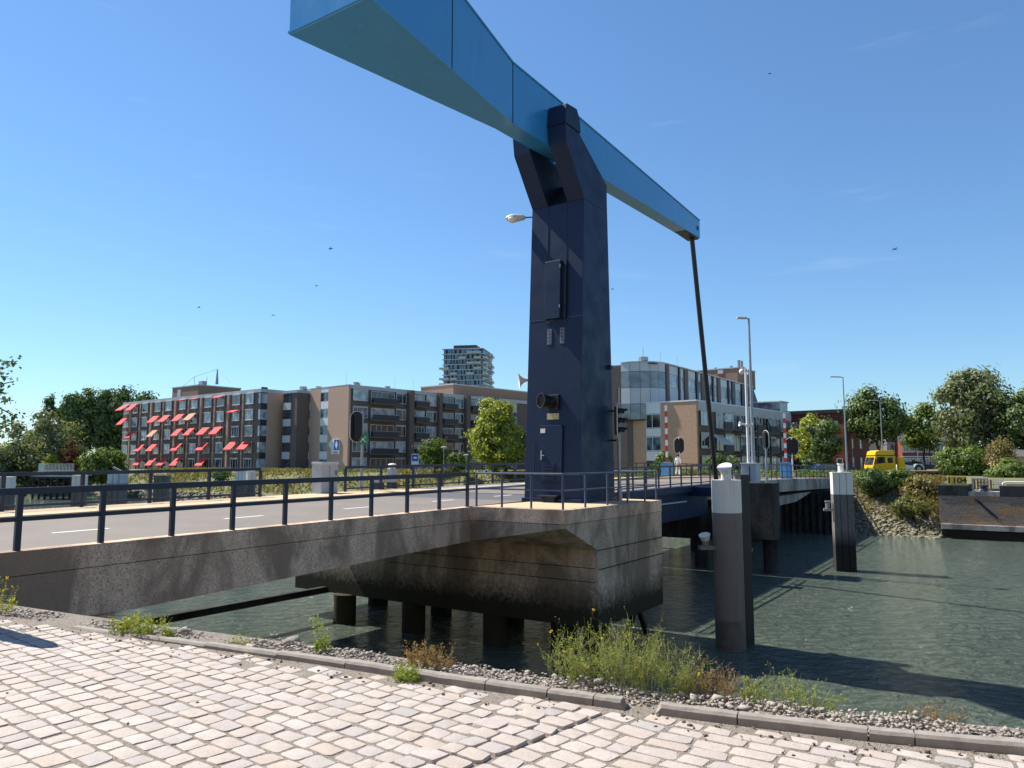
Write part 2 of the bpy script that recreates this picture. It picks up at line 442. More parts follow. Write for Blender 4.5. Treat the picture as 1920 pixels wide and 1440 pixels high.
def trunk_mb(base, top, r, limbs, sd=0):
    mb = MB(); base = Vector(base); top = Vector(top); rn = random.Random(sd)
    pts = []; rs = []
    for i in range(7):
        f = i / 6
        p = base.lerp(top, f) + Vector((rn.uniform(-1, 1), rn.uniform(-1, 1), 0)) * r * .8 * (f > 0)
        pts.append(p); rs.append(r * (1.25 if i == 0 else 1) * (1 - .75 * f))
    mb.tube(pts, rs, 8)
    for L in limbs:
        L = Vector(L); f = rn.uniform(.35, .9); s = base.lerp(top, f)
        m = s.lerp(L, .5) + Vector((0, 0, (L - s).length * .12))
        mb.tube([s, m, L], [r * .42 * (1.1 - f * .7), r * .25, r * .07], 6)
    return mb
def tree(name, label, cat, base, parts, mt, size, trunk=None, group=None, sd=0, leafmats=None):
    """parts: (centre offset from base xyz, radii, clumps, clump radius, leaves, kwargs)"""
    base = Vector(base)
    t = thing(name, label, cat, base, group)
    qs = []; ccs = []
    for (c, r, nc, cr, nl, kw) in parts:
        q, cc = crown_quads(base + Vector(c), r, nc, cr, nl, size, **kw); qs.append(q); ccs.append(cc)
    quads_mesh('crown', np.concatenate(qs), mt, t)
    if trunk:
        ht, r, nl = trunk
        cc = np.concatenate(ccs); idx = rng.choice(len(cc), min(nl, len(cc)), replace=False)
        trunk_mb(base, base + Vector((0, 0, ht)), r, [cc[i] for i in idx], sd).build('trunk', M['bark'], t, smooth=True)
    return t
# rocks
def _ico():
    f = (1 + 5 ** .5) / 2
    v = np.array([(-1, f, 0), (1, f, 0), (-1, -f, 0), (1, -f, 0), (0, -1, f), (0, 1, f), (0, -1, -f), (0, 1, -f), (f, 0, -1), (f, 0, 1), (-f, 0, -1), (-f, 0, 1)], float)
    v /= np.linalg.norm(v[0])
    fc = np.array([(0, 11, 5), (0, 5, 1), (0, 1, 7), (0, 7, 10), (0, 10, 11), (1, 5, 9), (5, 11, 4), (11, 10, 2), (10, 7, 6), (7, 1, 8), (3, 9, 4), (3, 4, 2), (3, 2, 6), (3, 6, 8), (3, 8, 9), (4, 9, 5), (2, 4, 11), (6, 2, 10), (8, 6, 7), (9, 8, 1)])
    return v, fc
ICO_V, ICO_F = _ico()
def rocks_mesh(name, C, S, mt, parent=None, flat=.6):
    n = len(C); off = wloc(parent) if parent else Vector((0, 0, 0))
    vs = ICO_V[None] * rng.uniform(.5, 1.35, (n, 12, 1))
    sc = rng.uniform(.7, 1.3, (n, 1, 3)); sc[:, :, 2] *= flat
    vs = vs * sc * S[:, None, None]
    a = rng.uniform(0, 2 * np.pi, n); ca, sa = np.cos(a), np.sin(a)
    x = vs[:, :, 0] * ca[:, None] - vs[:, :, 1] * sa[:, None]; y = vs[:, :, 0] * sa[:, None] + vs[:, :, 1] * ca[:, None]
    vs = np.stack([x, y, vs[:, :, 2]], -1) + C[:, None, :] - np.array(off[:])
    fc = (ICO_F[None] + (np.arange(n) * 12)[:, None, None]).reshape(-1)
    me = bpy.data.meshes.new(name); nf = n * 20
    me.vertices.add(n * 12); me.vertices.foreach_set("co", vs.astype(np.float32).ravel())
    me.loops.add(nf * 3); me.loops.foreach_set("vertex_index", fc.astype(np.int32))
    me.polygons.add(nf); me.polygons.foreach_set("loop_start", np.arange(0, nf * 3, 3, dtype=np.int32))
    me.update(calc_edges=True)
    return finish(me, name, mt, parent)
def blades(C, h, w, lean=.35):
    """upright tapering blades as quads, C: (n,3)"""
    n = len(C); a = rng.uniform(0, 2 * np.pi, n)
    d = np.stack([np.cos(a), np.sin(a), np.zeros(n)], 1); hh = (h * rng.uniform(.5, 1.3, n))[:, None]
    ln = rng.normal(0, lean, (n, 3)); ln[:, 2] = 0
    up = np.array([0, 0, 1.0]) + ln
    ww = (w * rng.uniform(.6, 1.3, n))[:, None]
    return np.stack([C - d * ww, C + d * ww, C + up * hh + d * ww * .25 + ln * hh * .3, C + up * hh - d * ww * .25 + ln * hh * .3], 1)

# ================================================================== SETTING
# water
mb = MB(); mb.add([(-900, -60, WATER), (900, -60, WATER), (900, 900, WATER), (-900, 900, WATER)], [(0, 1, 2, 3)])
struct(mb.build('water', M['water']))

# kerb line on the quay (camera side edge of the kerb)
KERB = [Vector(p) for p in [(-14.5, 13.2, 0), (-8.6, 9.75, 0), (-4.99, 7.92, 0), (-3.84, 7.38, 0), (-2.52, 6.76, 0), (-1.58, 6.32, 0), (-.48, 5.76, 0), (.15, 5.46, 0), (.80, 5.17, 0), (1.41, 4.91, 0), (2.16, 4.62, 0), (2.9, 4.42, 0), (5.2, 3.75, 0), (8.5, 2.7, 0), (14, 1.1, 0), (40, -6, 0)]]
def kerb_y(x):
    for a, b in zip(KERB, KERB[1:]):
        if a.x <= x <= b.x: return a.y + (b.y - a.y) * (x - a.x) / (b.x - a.x)
    return KERB[-1].y if x > 0 else KERB[0].y
KN = Vector((.42, .907, 0)).normalized()       # towards the water
EDGE = .50
# ground sheet under the setts, reaching the quay edge, then the revetment into the water
pts = KERB
mb = MB()
top = [p + KN * EDGE + Vector((0, 0, -.0045)) for p in pts]
foot = [p + KN * (EDGE + 4.3) + Vector((0, 0, WATER - .6)) for p in pts]
back = [Vector((p.x, -60, -.0045)) for p in pts]
for i in range(len(pts) - 1):
    mb.add([back[i], back[i + 1], top[i + 1], top[i]], [(0, 1, 2, 3)])
mb.add([(-90, -60, -.0045), (-14.5, -60, -.0045), tuple(top[0]), (-90, 60, -.0045)], [(0, 1, 2, 3)])
struct(mb.build('quay_ground', M['grit']))
mb = MB()
for i in range(len(pts) - 1):
    mb.add([top[i], top[i + 1], foot[i + 1], foot[i]], [(0, 1, 2, 3)])
mb.add([(-90, 60, -.03), tuple(top[0]), tuple(foot[0]), (-86, 64, WATER - .6)], [(0, 1, 2, 3)])
struct(mb.build('quay_slope', M['soil']))

# paving of individual setts: one ground surface
def setts():
    A1 = at_z(880, 1440, 0); A2 = at_z(1116, 1345, 0)      # first seam
    B1 = at_z(1159, 1421, 0); B2 = at_z(1219, 1384, 0)     # second seam
    N = 12
    base = []
    for i in range(N):
        a = 2 * math.pi * (i + .5) / N
        e = .29
        base.append((math.copysign(abs(math.cos(a)) ** e, math.cos(a)), math.copysign(abs(math.sin(a)) ** e, math.sin(a))))
    base = np.array(base)
    V_, F_ = [], []
    nv = 0
    for zone, ang, ln, wd in ((0, -38, .172, .148), (1, -43, .185, .145), (2, -33, .225, .13)):
        a = R(ang); ca, sa = math.cos(a), math.sin(a)
        def cross_x(yc, p, q):         # where the row's centre line meets a seam
            ox, oy = -yc * sa, yc * ca; ex, ey = q.x - p.x, q.y - p.y
            den = ca * ey - sa * ex
            return ((p.x - ox) * ey - (p.y - oy) * ex) / den
        y = -12.0
        while y < 13:
            w = wd * rng.uniform(.93, 1.07); cy = y + w / 2; y += w
            x1, x2 = cross_x(cy, A1, A2), cross_x(cy, B1, B2)
            cells = []
            if zone == 0:
                x = x1
                while x > -16:
                    l = ln * rng.uniform(.78, 1.25); cells.append((x - l / 2, l, (x1 - x) < .3)); x -= l
            elif zone == 1:
                n = max(1, round((x2 - x1) / ln)); e_ = np.linspace(x1, x2, n + 1); e_[1:-1] += rng.uniform(-.03, .03, max(0, n - 1))
                cells = [((p_ + q_) / 2, q_ - p_, False) for p_, q_ in zip(e_, e_[1:]) if q_ - p_ > .07]
            else:
                x = x2
                while x < 14:
                    l = ln * rng.uniform(.75, 1.25); cells.append((x + l / 2, l, False)); x += l
            for cx, l, lip in cells:
                wx, wy = cx * ca - cy * sa, cx * sa + cy * ca
                if not (-11 < wx < 8.5 and 1.6 < wy): continue
                if wy > kerb_y(wx) - .055: continue
                near_kerb = wy > kerb_y(wx) - .34
                gx, gy = rng.uniform(.007, .014), rng.uniform(.010, .021)
                hx, hy = l / 2 - gx / 2 - .002, w / 2 - gy / 2
                o = base * (hx, hy)
                o = o + rng.normal(0, .0034, o.shape)
                o[:, 0] += o[:, 1] * rng.normal(0, .09)
                r = a + rng.normal(0, .018)
                cr, sr = math.cos(r), math.sin(r)
                def W(q): return np.stack([q[:, 0] * cr - q[:, 1] * sr + wx, q[:, 0] * sr + q[:, 1] * cr + wy], 1)
                h = rng.normal(0, .0019) - (.005 if near_kerb and rng.random() < .4 else 0) + (.016 if lip else 0)
                tx, ty = rng.normal(0, .009, 2)
                def ring(s, zz):
                    q = o * s; p = W(q); return np.column_stack([p, zz + h + q[:, 0] * tx + q[:, 1] * ty])
                V_ += [ring(1.02, -.05), ring(1.0, -.006), ring(.965, -.001), ring(.7, .0015 + rng.normal(0, .0008)), np.array([[wx, wy, .003 + h]])]
                for k in range(3):
                    for i in range(N):
                        j = (i + 1) % N
                        F_.append((nv + k * N + i, nv + k * N + j, nv + (k + 1) * N + j, nv + (k + 1) * N + i))
                for i in range(N):
                    F_.append((nv + 3 * N + i, nv + 3 * N + (i + 1) % N, nv + 4 * N))
                nv += 4 * N + 1
    me = bpy.data.meshes.new('paving'); me.from_pydata(np.concatenate(V_).tolist(), [], F_)
    struct(finish(me, 'paving', M['setts'], smooth=True))
setts()

# the same paving continuing out of view: brick pattern at the same size
def rest_mat():
    m, nt, p = mat('distant_setts'); c = coords(nt)
    mp = nt.nodes.new("ShaderNodeMapping"); mp.inputs['Rotation'].default_value = (0, 0, R(38)); nt.links.new(c, mp.inputs[0])
    b = nt.nodes.new("ShaderNodeTexBrick"); nt.links.new(mp.outputs[0], b.inputs['Vector']); b.inputs['Scale'].default_value = 1
    b.inputs['Brick Width'].default_value = .18; b.inputs['Row Height'].default_value = .148; b.inputs['Mortar Size'].default_value = .009
    b.inputs['Color1'].default_value = (.45, .385, .335, 1); b.inputs['Color2'].default_value = (.40, .32, .265, 1); b.inputs['Mortar'].default_value = (.17, .14, .11, 1)
    nt.links.new(b.outputs['Color'], p.inputs['Base Color']); p.inputs['Roughness'].default_value = .9; return m
mb = MB(); zq = -.001
mb.add([(-90, -60, zq), (12, -60, zq), (12, 1.62, zq), (-90, 1.62, zq)], [(0, 1, 2, 3)])
mb.add([(-90, 1.62, zq), (-11.1, 1.62, zq), (-11.1, 10.9, zq), (-90, 56, zq)], [(0, 1, 2, 3)])
struct(mb.build('paving_beyond', rest_mat()))
# kerb stones: each one a thing
def kerb_stones():
    cuts = [(0, .98), (1, .98)]
    labels = ['kerb stone sunk in grit, farthest left by the concrete bridge wall', 'low kerb stone left of the small weeds, partly buried in grit',
              'kerb stone with a small green tuft growing at its left end', 'kerb stone below the leggy single weed stem', 'kerb stone just left of the green tuft at its foot',
              'kerb stone directly right of the green tuft', 'long kerb stone below the dry brown weed on the edge', 'kerb stone below the left end of the big green weed clump',
              'broken kerb stone ending at the gap with a chipped right end', 'kerb stone right of the gap with a chipped left end', 'kerb stone below the low green weeds at right',
              'short kerb stone to the left of the dry orange tuft', 'kerb stone below the dry orange tuft at the right edge of the quay', 'last kerb stone running out of view at right']
    xs = [-4.4, -3.55, -2.75, -2.0, -1.35, -.78, -.2, .24, .55, .775, .925, 1.42, 2.12, 2.36, 3.2, 4.3]
    k = 0
    for i, (xa, xb) in enumerate(zip(xs, xs[1:])):
        if i == 9: continue           # the gap
        xa += .004; xb -= .004
        segs = [Vector((x, kerb_y(x), 0)) for x in np.linspace(xa, xb, 6)]
        hgt = .016 + .043 * min(1, max(0, (xa + 4.4) / 3.2)); wdt = .095
        prof = [(0, -.06), (.005, hgt - .018), (.020, hgt), (wdt - .008, hgt), (wdt, hgt - .012), (wdt, -.06)]
        m = MB(); n = len(prof); vsx = []; fs = []
        for j, s in enumerate(segs):
            for (q, z) in prof:
                jit = Vector((0, 0, rng.normal(0, .0012)))
                chip = 0
                if i == 8 and j == 5: chip = -.045 * (z > 0) + .0
                if i == 10 and j == 0: chip = .05 * (z > 0) * (1 - q / .2) - .03 * (z < 0)
                vsx.append(s + KN * q + Vector((chip, -chip * .4, z)) + jit)
        for j in range(len(segs) - 1):
            for q in range(n):
                fs.append((j * n + q, (j + 1) * n + q, (j + 1) * n + (q + 1) % n, j * n + (q + 1) % n))
        fs += [tuple(range(n)), tuple(reversed(range((len(segs) - 1) * n, len(segs) * n)))]
        m.add(vsx, fs)
        o = m.build('kerb_stone', M['kerb'])
        tag(o, labels[min(k, 13)], 'kerb', 'kerb stones along the quay edge'); k += 1
kerb_stones()

# rubble strip behind the kerb
def rubble():
    n = 12000
    x = rng.uniform(-9, 8, n); q = rng.uniform(.02, 1, n) ** 1.0 * (EDGE - .02) + .085
    y = np.array([kerb_y(a) for a in x])
    C = np.stack([x + KN.x * q, y + KN.y * q, -.008 + .042 * np.clip((x + 4) / 4, 0, 1) * np.clip((q - .08) / .1, 0, 1) + rng.normal(0, .011, n) - np.maximum(0, q - .40) * .7 + .025 * np.sin(x * 5) * np.sin(x * 1.7)], 1)
    S = np.abs(rng.normal(.006, .006, n)) + .004
    b = rng.random(n) < .012; S[b] *= 3
    tag(rocks_mesh('edge_rubble', C, S, M['rubble'], flat=.65), 'band of grey crushed stone and mortar crumbs between the kerb and the water', 'rubble', kind='stuff')
    n = 420
    x = rng.uniform(-7, 6, n); y = rng.uniform(2.2, 8.5, n)
    y2 = np.array([kerb_y(a) for a in x]) - np.abs(rng.normal(0, .18, n)) - .01
    use = rng.random(n) < .75; y = np.where(use, y2, np.minimum(y, y2))
    C = np.stack([x, y, np.full(n, .004)], 1); S = np.abs(rng.normal(.007, .004, n)) + .003
    tag(rocks_mesh('loose_pebbles', C, S, M['pebble']), 'loose dark pebbles and grit scattered on the stone paving', 'pebbles', kind='stuff')
rubble()

# far bank: waterline through the surveyed point, parallel to V
BW = Vector((31.4, 65.7, WATER))
def bank(s, q, z): return Vector((BW.x, BW.y, 0)) + V * s + U * q + Z * z
mb = MB(); ss = [-5.05, 0, 5, 12, 20, 30, 45, 60, 80, 100, 130, 170, 240]
prof = [(-1.2, WATER - .7), (0, WATER), (1.6, -3.5), (4.2, -2.0), (6.5, -.65), (8.2, .05), (10, .12)]
# right of the bridge the bank is steep stone; left of it a grass slope
for a, b in zip(ss, ss[1:]):
    for (q0, z0), (q1, z1) in zip(prof, prof[1:]):
        mb.add([bank(a, q0, z0), bank(b, q0, z0), bank(b, q1, z1), bank(a, q1, z1)], [(3, 2, 1, 0)])
mb.add([bank(-70, 2.5, -.62), bank(-5.05, 2.5, -.62), bank(-5.05, 10, .12), bank(-70, 10, .12)], [(0, 1, 2, 3)])
struct(mb.build('river_bank', M['bank']))
mb = MB()
a0, a1 = bank(240, 10, .12), bank(-70, 10, .12)
mb.add([a0, a1, a1 + U * 10 - V * 1500 + Z * 0, Vector((1500, 1600, .12)), Vector((-1500, 1600, .12)), a0 + V * 1200], [(0, 1, 2, 3, 4, 5)])
struct(mb.build('far_ground', M['bank']))

# ================================================================== APPROACH BRIDGE (fixed span with the bascule pier)
Cc = at_z(1060, 957, .22)                      # outer front corner of the platform
Ct = (Cc - P0).dot(U); Cv = (Cc - P0).dot(V)   # in bridge coordinates
PE = 7.35                                      # platform ends here (bridge coordinate)
FARV = 9.5
br = thing('approach_bridge', 'weathered concrete approach bridge with overhanging pier block standing in the river', 'bridge', B(0, 0, 0))
TS = [-22, -17, -13, -9, -5, -2, 0, 2, 4, PE]
# deck slab
mb = MB()
for a, b in zip(TS, TS[1:]):
    za, zb = zdeck(a), zdeck(b)
    mb.hexa([B(a, .34, za - .55), B(b, .34, zb - .55), B(b, FARV - .1, zb - .55), B(a, FARV - .1, za - .55)][::-1][::-1],
            [B(a, .34, za - .03), B(b, .34, zb - .03), B(b, FARV - .1, zb - .03), B(a, FARV - .1, za - .03)])
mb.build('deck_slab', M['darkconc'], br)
mb = MB(); mb2 = MB()
JT = 3.6                                       # joint where the newer surfacing begins
for a, b in zip(TS, TS[1:]):
    for lo, hi, m_ in ((-99, JT, mb), (JT, 99, mb2)):
        x, y = max(a, lo), min(b, hi)
        if y > x: m_.add([B(x, .33, zdeck(x) + .0), B(y, .33, zdeck(y)), B(y, 7.3, zdeck(y)), B(x, 7.3, zdeck(x))], [(3, 2, 1, 0)])
mb.build('road_surface', M['asphalt'], br, label='pale worn asphalt')
mb2.build('road_surface', M['asphaltdark'], br, label='darker asphalt by the pier')
mb = MB()
for a, b in zip(TS, TS[1:]):
    mb.hexa([B(a, 7.3, zdeck(a) - .1), B(b, 7.3, zdeck(b) - .1), B(b, FARV + .2, zdeck(b) - .1), B(a, FARV + .2, zdeck(a) - .1)][::-1],
            [B(a, 7.3, zdeck(a) + .13), B(b, 7.3, zdeck(b) + .13), B(b, FARV + .2, zdeck(b) + .13), B(a, FARV + .2, zdeck(a) + .13)][::-1])
mb.build('footway', M['footway'], br)
# lane marking dashes
for t0 in (-15.4, -11.2, -6.9, -2.6, 1.7, 5.6):
    mb = MB(); t1 = t0 + 1.25
    mb.add([B(t0, 2.98, zdeck(t0) + .005), B(t1, 2.98, zdeck(t1) + .005), B(t1, 3.12, zdeck(t1) + .005), B(t0, 3.12, zdeck(t0) + .005)], [(3, 2, 1, 0)])
    mb.build('lane_dash', M['white'], br)
# near edge beam (fascia), with its soffit line and groove
def soff(t):
    k = [(-22, -1.9), (-15.6, -1.35), (-11.4, -1.24), (0, -.86)]
    for (a, za), (b, zb) in zip(k, k[1:]):
        if a <= t <= b: return za + (zb - za) * (t - a) / (b - a)
    return -.86
ABUT = -11.35
mb = MB(); g = MB()
ft = [-22, -18, -14, ABUT, -9, -6, -3, 0]
for a, b in zip(ft, ft[1:]):
    za, zb = zdeck(a) + .012, zdeck(b) + .012
    mb.hexa([B(a, .34, za - .42), B(a, 0, za - .42), B(b, 0, zb - .42), B(b, .34, zb - .42)], [B(a, .34, za), B(a, 0, za), B(b, 0, zb), B(b, .34, zb)])
    g.hexa([B(a, .34, soff(a)), B(a, .012, soff(a)), B(b, .012, soff(b)), B(b, .34, soff(b))], [B(a, .34, za - .435), B(a, .012, za - .435), B(b, .012, zb - .435), B(b, .34, zb - .435)])
# abutment wing under the span, ending in a sloped nose
g.prism([B(-22, .012, -1.0), B(ABUT, .012, soff(ABUT) + .02), B(ABUT - .25, .012, -1.75), B(ABUT - 1.2, .012, -3.4), B(ABUT - 2.4, .012, -5.2), B(-22, .012, -5.2)], V * .5)
mb.build('edge_beam', M['fascia'], br)
g.build('side_wall', M['fascia'], br)
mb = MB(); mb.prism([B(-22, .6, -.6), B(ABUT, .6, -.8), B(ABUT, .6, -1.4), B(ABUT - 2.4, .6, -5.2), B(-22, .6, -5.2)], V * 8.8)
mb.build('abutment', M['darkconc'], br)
# platform slab beside the road carrying the tower
zc = .222
K0 = B(0, 0, zdeck(0) + .012); cor = Vector((Cc.x, Cc.y, zc)); en = cor + U * (PE - Ct); ein = B(PE, 0, zc)
mb = MB()
def low(p, z): return Vector((p.x, p.y, z))
mb.prism([low(K0, zc - .42), low(cor, zc - .42), low(en, zc - .42), low(ein, zc - .42)], Z * .42)
mb.build('platform_edge', M['fascia'], br)
ins = (U - V * .0)
q = low(at_z(1120, 1028, 0), 0)
lowc = cor + U * 2.05; lowc = low(lowc, -1.13)               # where the chamfer meets the lower block
BOT = -3.58
inK = K0 + U * .012; 
c2 = cor + V * .014 + U * .004; e2 = en + V * .014
# body below: side face, flare face, sloping underside, lower block
vsx = [low(K0 + U * .01 + V * .0, zc - .435), low(c2, zc - .435), low(e2, zc - .435), low(ein, zc - .435),       # 0-3 top
       low(K0 + U * .01, -.86), low(c2, -.31), low(lowc + V * .014, -1.13), low(lowc + V * .014, BOT), low(e2, BOT),   # 4-8
       low(lowc + V * 14.2, BOT), low(lowc + V * 14.2, -.75), low(e2 + V * 14.2, BOT), low(e2 + V * 14.2, -.75), low(lowc + V * 3.3, -.95)]
mb = MB(); mb.add(vsx, [(0, 4, 5, 1), (1, 5, 6, 7, 8, 2), (3, 2, 1, 0), (4, 13, 6, 5), (6, 13, 10, 9, 7), (7, 9, 11, 8), (9, 10, 12, 11), (2, 8, 11, 12, 3)])
bm = bmesh.new(); me = bpy.data.meshes.new('pier_block')
me.from_pydata([tuple(Vector(v) - br.location) for v in mb.v], [], mb.f); bm.from_mesh(me)
bmesh.ops.recalc_face_normals(bm, faces=bm.faces); bm.to_mesh(me); bm.free()
finish(me, 'pier_block', M['pier'], br)
# formwork joints on the pier faces
mb = MB()
for z in (-1.15, -1.75):
    a = low(lowc + U * .05, z); e_ = low(en, z); mb.obox((a + e_) / 2, (e_ - a) * .5, V * .02, Z * .010)
mb.build('formwork_joint', M['darkconc'], br)
mb = MB()
for z, w in ((-1.72, 13.0), (-2.15, 9)):
    mb.obox(low(lowc + V * (w / 2), z) - U * .0, V * (w / 2 - .1), U * .012, Z * .010)
mb.build('formwork_joint', M['darkconc'], br)
# tan coating on the platform
mb = MB(); mb.add([low(K0 + V * .0 + U * .25, zc + .006), low(cor + V * .22 + U * .25, zc + .006), low(en + V * .22 - U * .1, zc + .006), low(ein, zc + .006)], [(0, 1, 2, 3)])
mb.build('platform_coating', M['footway'], br)
# columns in the water
for px, py in ((630, 1170), (760, 1187), (915, 1212), (1045, 1225)):
    p = at_z(px, py, WATER); p = p + U * .45
    mb = MB(); mb.cyl(low(p, WATER - .8), low(p, BOT + .02), .44, .44, 20); mb.build('pier_column', M['pier'], br, smooth=True)
for k in range(4):
    p = low(lowc + V * (1.9 + 3.6 * k) + U * 3.4, 0)
    mb = MB(); mb.cyl(low(p, WATER - .8), low(p, BOT + .02), .44, .44, 20); mb.build('pier_column', M['pier'], br, smooth=True)
for s in (-.35, .35):     # raking steel piles at the right end
    p = low(e2 + V * .8 - U * .6, BOT + .02); mb = MB(); mb.cyl(p, low(p + U * s * 1.6 - V * s, WATER - .6), .12, .12, 10); mb.build('raking_pile', M['black'], br, smooth=True)
mb = MB()   # timber waling under the far side of the span
mb.obox(B(-1.5, 9.0, -3.5), U * 6.5, V * .12, Z * .12); mb.build('waling_beam', M['darkconc'], br)

# ------------------------------------------------------------------ railings
def railing(label, pts, m_, top=.10, post=(.045, .03), mid=.034, h=1.1, cat='railing', round_=False, rails=(.5,), skip=None):
    """pts: post foot positions in order"""
    t = thing('bridge_railing', label, cat, pts[0], 'blue railings of the bridge')
    for i, p in enumerate(pts):
        if skip and i in skip: continue
        a = (pts[min(i + 1, len(pts) - 1)] - pts[max(i - 1, 0)]); a.z = 0; a.normalize(); n = Vector((-a.y, a.x, 0))
        mb = MB()
        if round_: mb.cyl(p, p + Z * (h - top * .5), post[0], post[0], 8)
        else: mb.obox(p + Z * (h - top) * .5, a * post[0], n * post[1], Z * (h - top) * .5)
        mb.build('post', m_, t)
    def rail(z, hh, ww, name):
        mb = MB()
        for i, (a, b) in enumerate(zip(pts, pts[1:])):
            if skip and (i in skip or i + 1 in skip):
                if mb.v: mb.build(name, m_, t); mb = MB()
                continue
            d = (b - a); dn = d.normalized(); n = Vector((-dn.y, dn.x, 0)).normalized(); up = dn.cross(n); up = up if up.z > 0 else -up
            if round_: mb.cyl(a + Z * z, b + Z * z, hh, hh, 8)
            else: mb.obox((a + b) / 2 + Z * z, d * .5 + dn * .002, n * ww, up * hh)
        mb.build(name, m_, t)
    rail(h - top * .5, top * (.42 if round_ else .5), .03, 'top_rail')
    for f in rails: rail(h * f, mid, .018, 'mid_rail')
    return t
pts = [B(t, .13, zdeck(t) + .012) for t in np.arange(-20.42, .01, 1.458)]
pts[-1] = B(-.05, .13, zdeck(0) + .012)
railing('heavy navy railing along the near edge of the approach span at left', pts, M['navyrail'], top=.12, post=(.05, .035), mid=.04)
fl = []
k1 = low(K0 + U * .14, zc); cc_ = low(cor + V * .16 + U * .14, zc); ee = low(en + V * .16 - U * .1, zc)
fl = [k1.lerp(cc_, f) for f in (0.03, .33, .66, 1)] + [cc_.lerp(ee, f) for f in (.2, .42, .64, .85, 1)] + [ee.lerp(low(ein, zc), f) for f in (.35, .7)]
railing('slimmer tube railing around the platform at the foot of the blue tower', fl, M['railblue'], top=.07, post=(.035, .035), mid=.022, round_=True, rails=(.52,))
pts = [B(t, FARV, zdeck(t) + .13) for t in np.arange(-20.6, 21, 2.2)]
railing('navy railing on the far side of the approach span, behind the road', pts, M['navyrail'], top=.11, post=(.055, .035), mid=.034, rails=(.12, .52), skip={10})

# ================================================================== TOWER
T = at_z(1087, 944, .22)
def TT(u_, v_, z): return low(T, 0) + U * u_ + V * v_ + Z * z
tw = thing('bascule_tower', 'dark navy steel tower of the drawbridge with a forked top', 'tower', TT(1.2, 1.1, zc))
ZB, ZS = zc, 11.25
def shaft_u(z): f = (z - ZB) / (ZS - ZB); return .54 * f, 2.75 - .32 * f
mb = MB()
b0 = [TT(0, 0, ZB), TT(0, 2.28, ZB), TT(2.75, 2.28, ZB), TT(2.75, 0, ZB)]
t0 = [TT(.54, .0, ZS), TT(.54, 2.24, ZS), TT(2.43, 2.24, ZS), TT(2.43, 0, ZS)]
mb.hexa(b0[::-1], t0[::-1]); mb.build('shaft', M['navy'], tw, bevel=.012)
mb = MB(); mb.obox(TT(1.375, 1.14, ZB + .07), U * 1.45, V * 1.21, Z * .07); mb.build('base_flange', M['navy'], tw, bevel=.01)
# two fork arms
def arm(v0, v1, dv):
    m = MB()
    prof = [(.535, ZS + .002), (-.72, 12.93), (-.82, 13.60), (.27, 13.60), (2.42, 12.35), (2.425, ZS + .002)]
    m.prism([TT(a, v0, z) for a, z in prof], V * (v1 - v0)); o = m.build('fork_arm', M['navy'], tw, bevel=.015)
    m = MB()
    m.prism([TT(a, v0 - .03, z) for a, z in [(-.84, 13.64), (-.74, 14.38), (.02, 14.46), (.22, 14.18), (.30, 13.64)]], V * (v1 - v0 + .06))
    m.build('arm_cap', M['navy'], tw, bevel=.02)
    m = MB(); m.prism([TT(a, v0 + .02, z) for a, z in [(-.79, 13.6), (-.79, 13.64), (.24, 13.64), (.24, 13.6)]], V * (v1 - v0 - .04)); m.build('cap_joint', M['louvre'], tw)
arm(.0, .70, 0); arm(1.54, 2.24, 0)
mb = MB(); mb.cyl(TT(.0, .1, 13.95), TT(.0, 2.15, 13.95), .16, .16, 14); mb.build('pivot_axle', M['louvre'], tw, smooth=True)
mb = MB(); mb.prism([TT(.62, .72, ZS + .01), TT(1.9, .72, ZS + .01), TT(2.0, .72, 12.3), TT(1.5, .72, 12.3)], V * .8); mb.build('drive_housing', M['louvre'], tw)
# front face furniture: uv positions are (v, z) on the landward face
def FF(v_, z, out=0.0): return TT(shaft_u(z)[0] - out, v_, z)
def fbox(v0, v1, z0, z1, o0, o1, name, m_, bevel=.006, parent=None):
    m = MB()
    m.hexa([FF(v0, z0, o1), FF(v1, z0, o1), FF(v1, z0, o0), FF(v0, z0, o0)][::-1], [FF(v0, z1, o1), FF(v1, z1, o1), FF(v1, z1, o0), FF(v0, z1, o0)][::-1])
    return m.build(name, m_, parent or tw, bevel=bevel)
fbox(1.505, 1.535, 6.75, 11.2, -.005, .012, 'panel_seam', M['louvre'], 0)
fbox(.70, .722, 8.95, 11.2, -.005, .010, 'panel_seam', M['louvre'], 0)
fbox(.62, 1.5, 6.72, 6.79, -.005, .02, 'panel_seam', M['louvre'], 0)
fbox(.02, .60, 6.862, 6.872, -.005, .008, 'weld_seam', M['plate'], 0); fbox(1.56, 2.22, 6.862, 6.872, -.005, .008, 'weld_seam', M['plate'], 0)
cb = fbox(.80, 1.46, 6.83, 9.0, .03, .26, 'cabinet', M['navy'], .01)
for z in (8.7, 7.2): fbox(.785, .815, z, z + .12, .26, .29, 'hinge', M['steel'], 0, cb)
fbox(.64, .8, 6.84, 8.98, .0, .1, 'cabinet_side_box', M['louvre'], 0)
for v0 in (.72, 1.26):
    pl = fbox(v0, v0 + .19, 5.92, 6.5, -.003, .012, 'marking_plate', M['plate'], 0)
    for k in range(4):
        m = MB(); z = 6.0 + k * .13
        m.prism([FF(v0 + .05, z, .018), FF(v0 + .14, z + .04, .018), FF(v0 + .13, z + .075, .018), FF(v0 + .04, z + .03, .018)], -U * .006); m.build('tick_mark', M['louvre'], pl)
dr = fbox(.70, 1.62, .95, 2.95, .0, .09, 'door', M['navy'], .008)
fbox(1.5, 1.56, 1.72, 2.05, .09, .13, 'handle_plate', M['steel'], .004, dr); fbox(1.38, 1.52, 1.86, 1.89, .13, .16, 'handle', M['steel'], .004, dr)
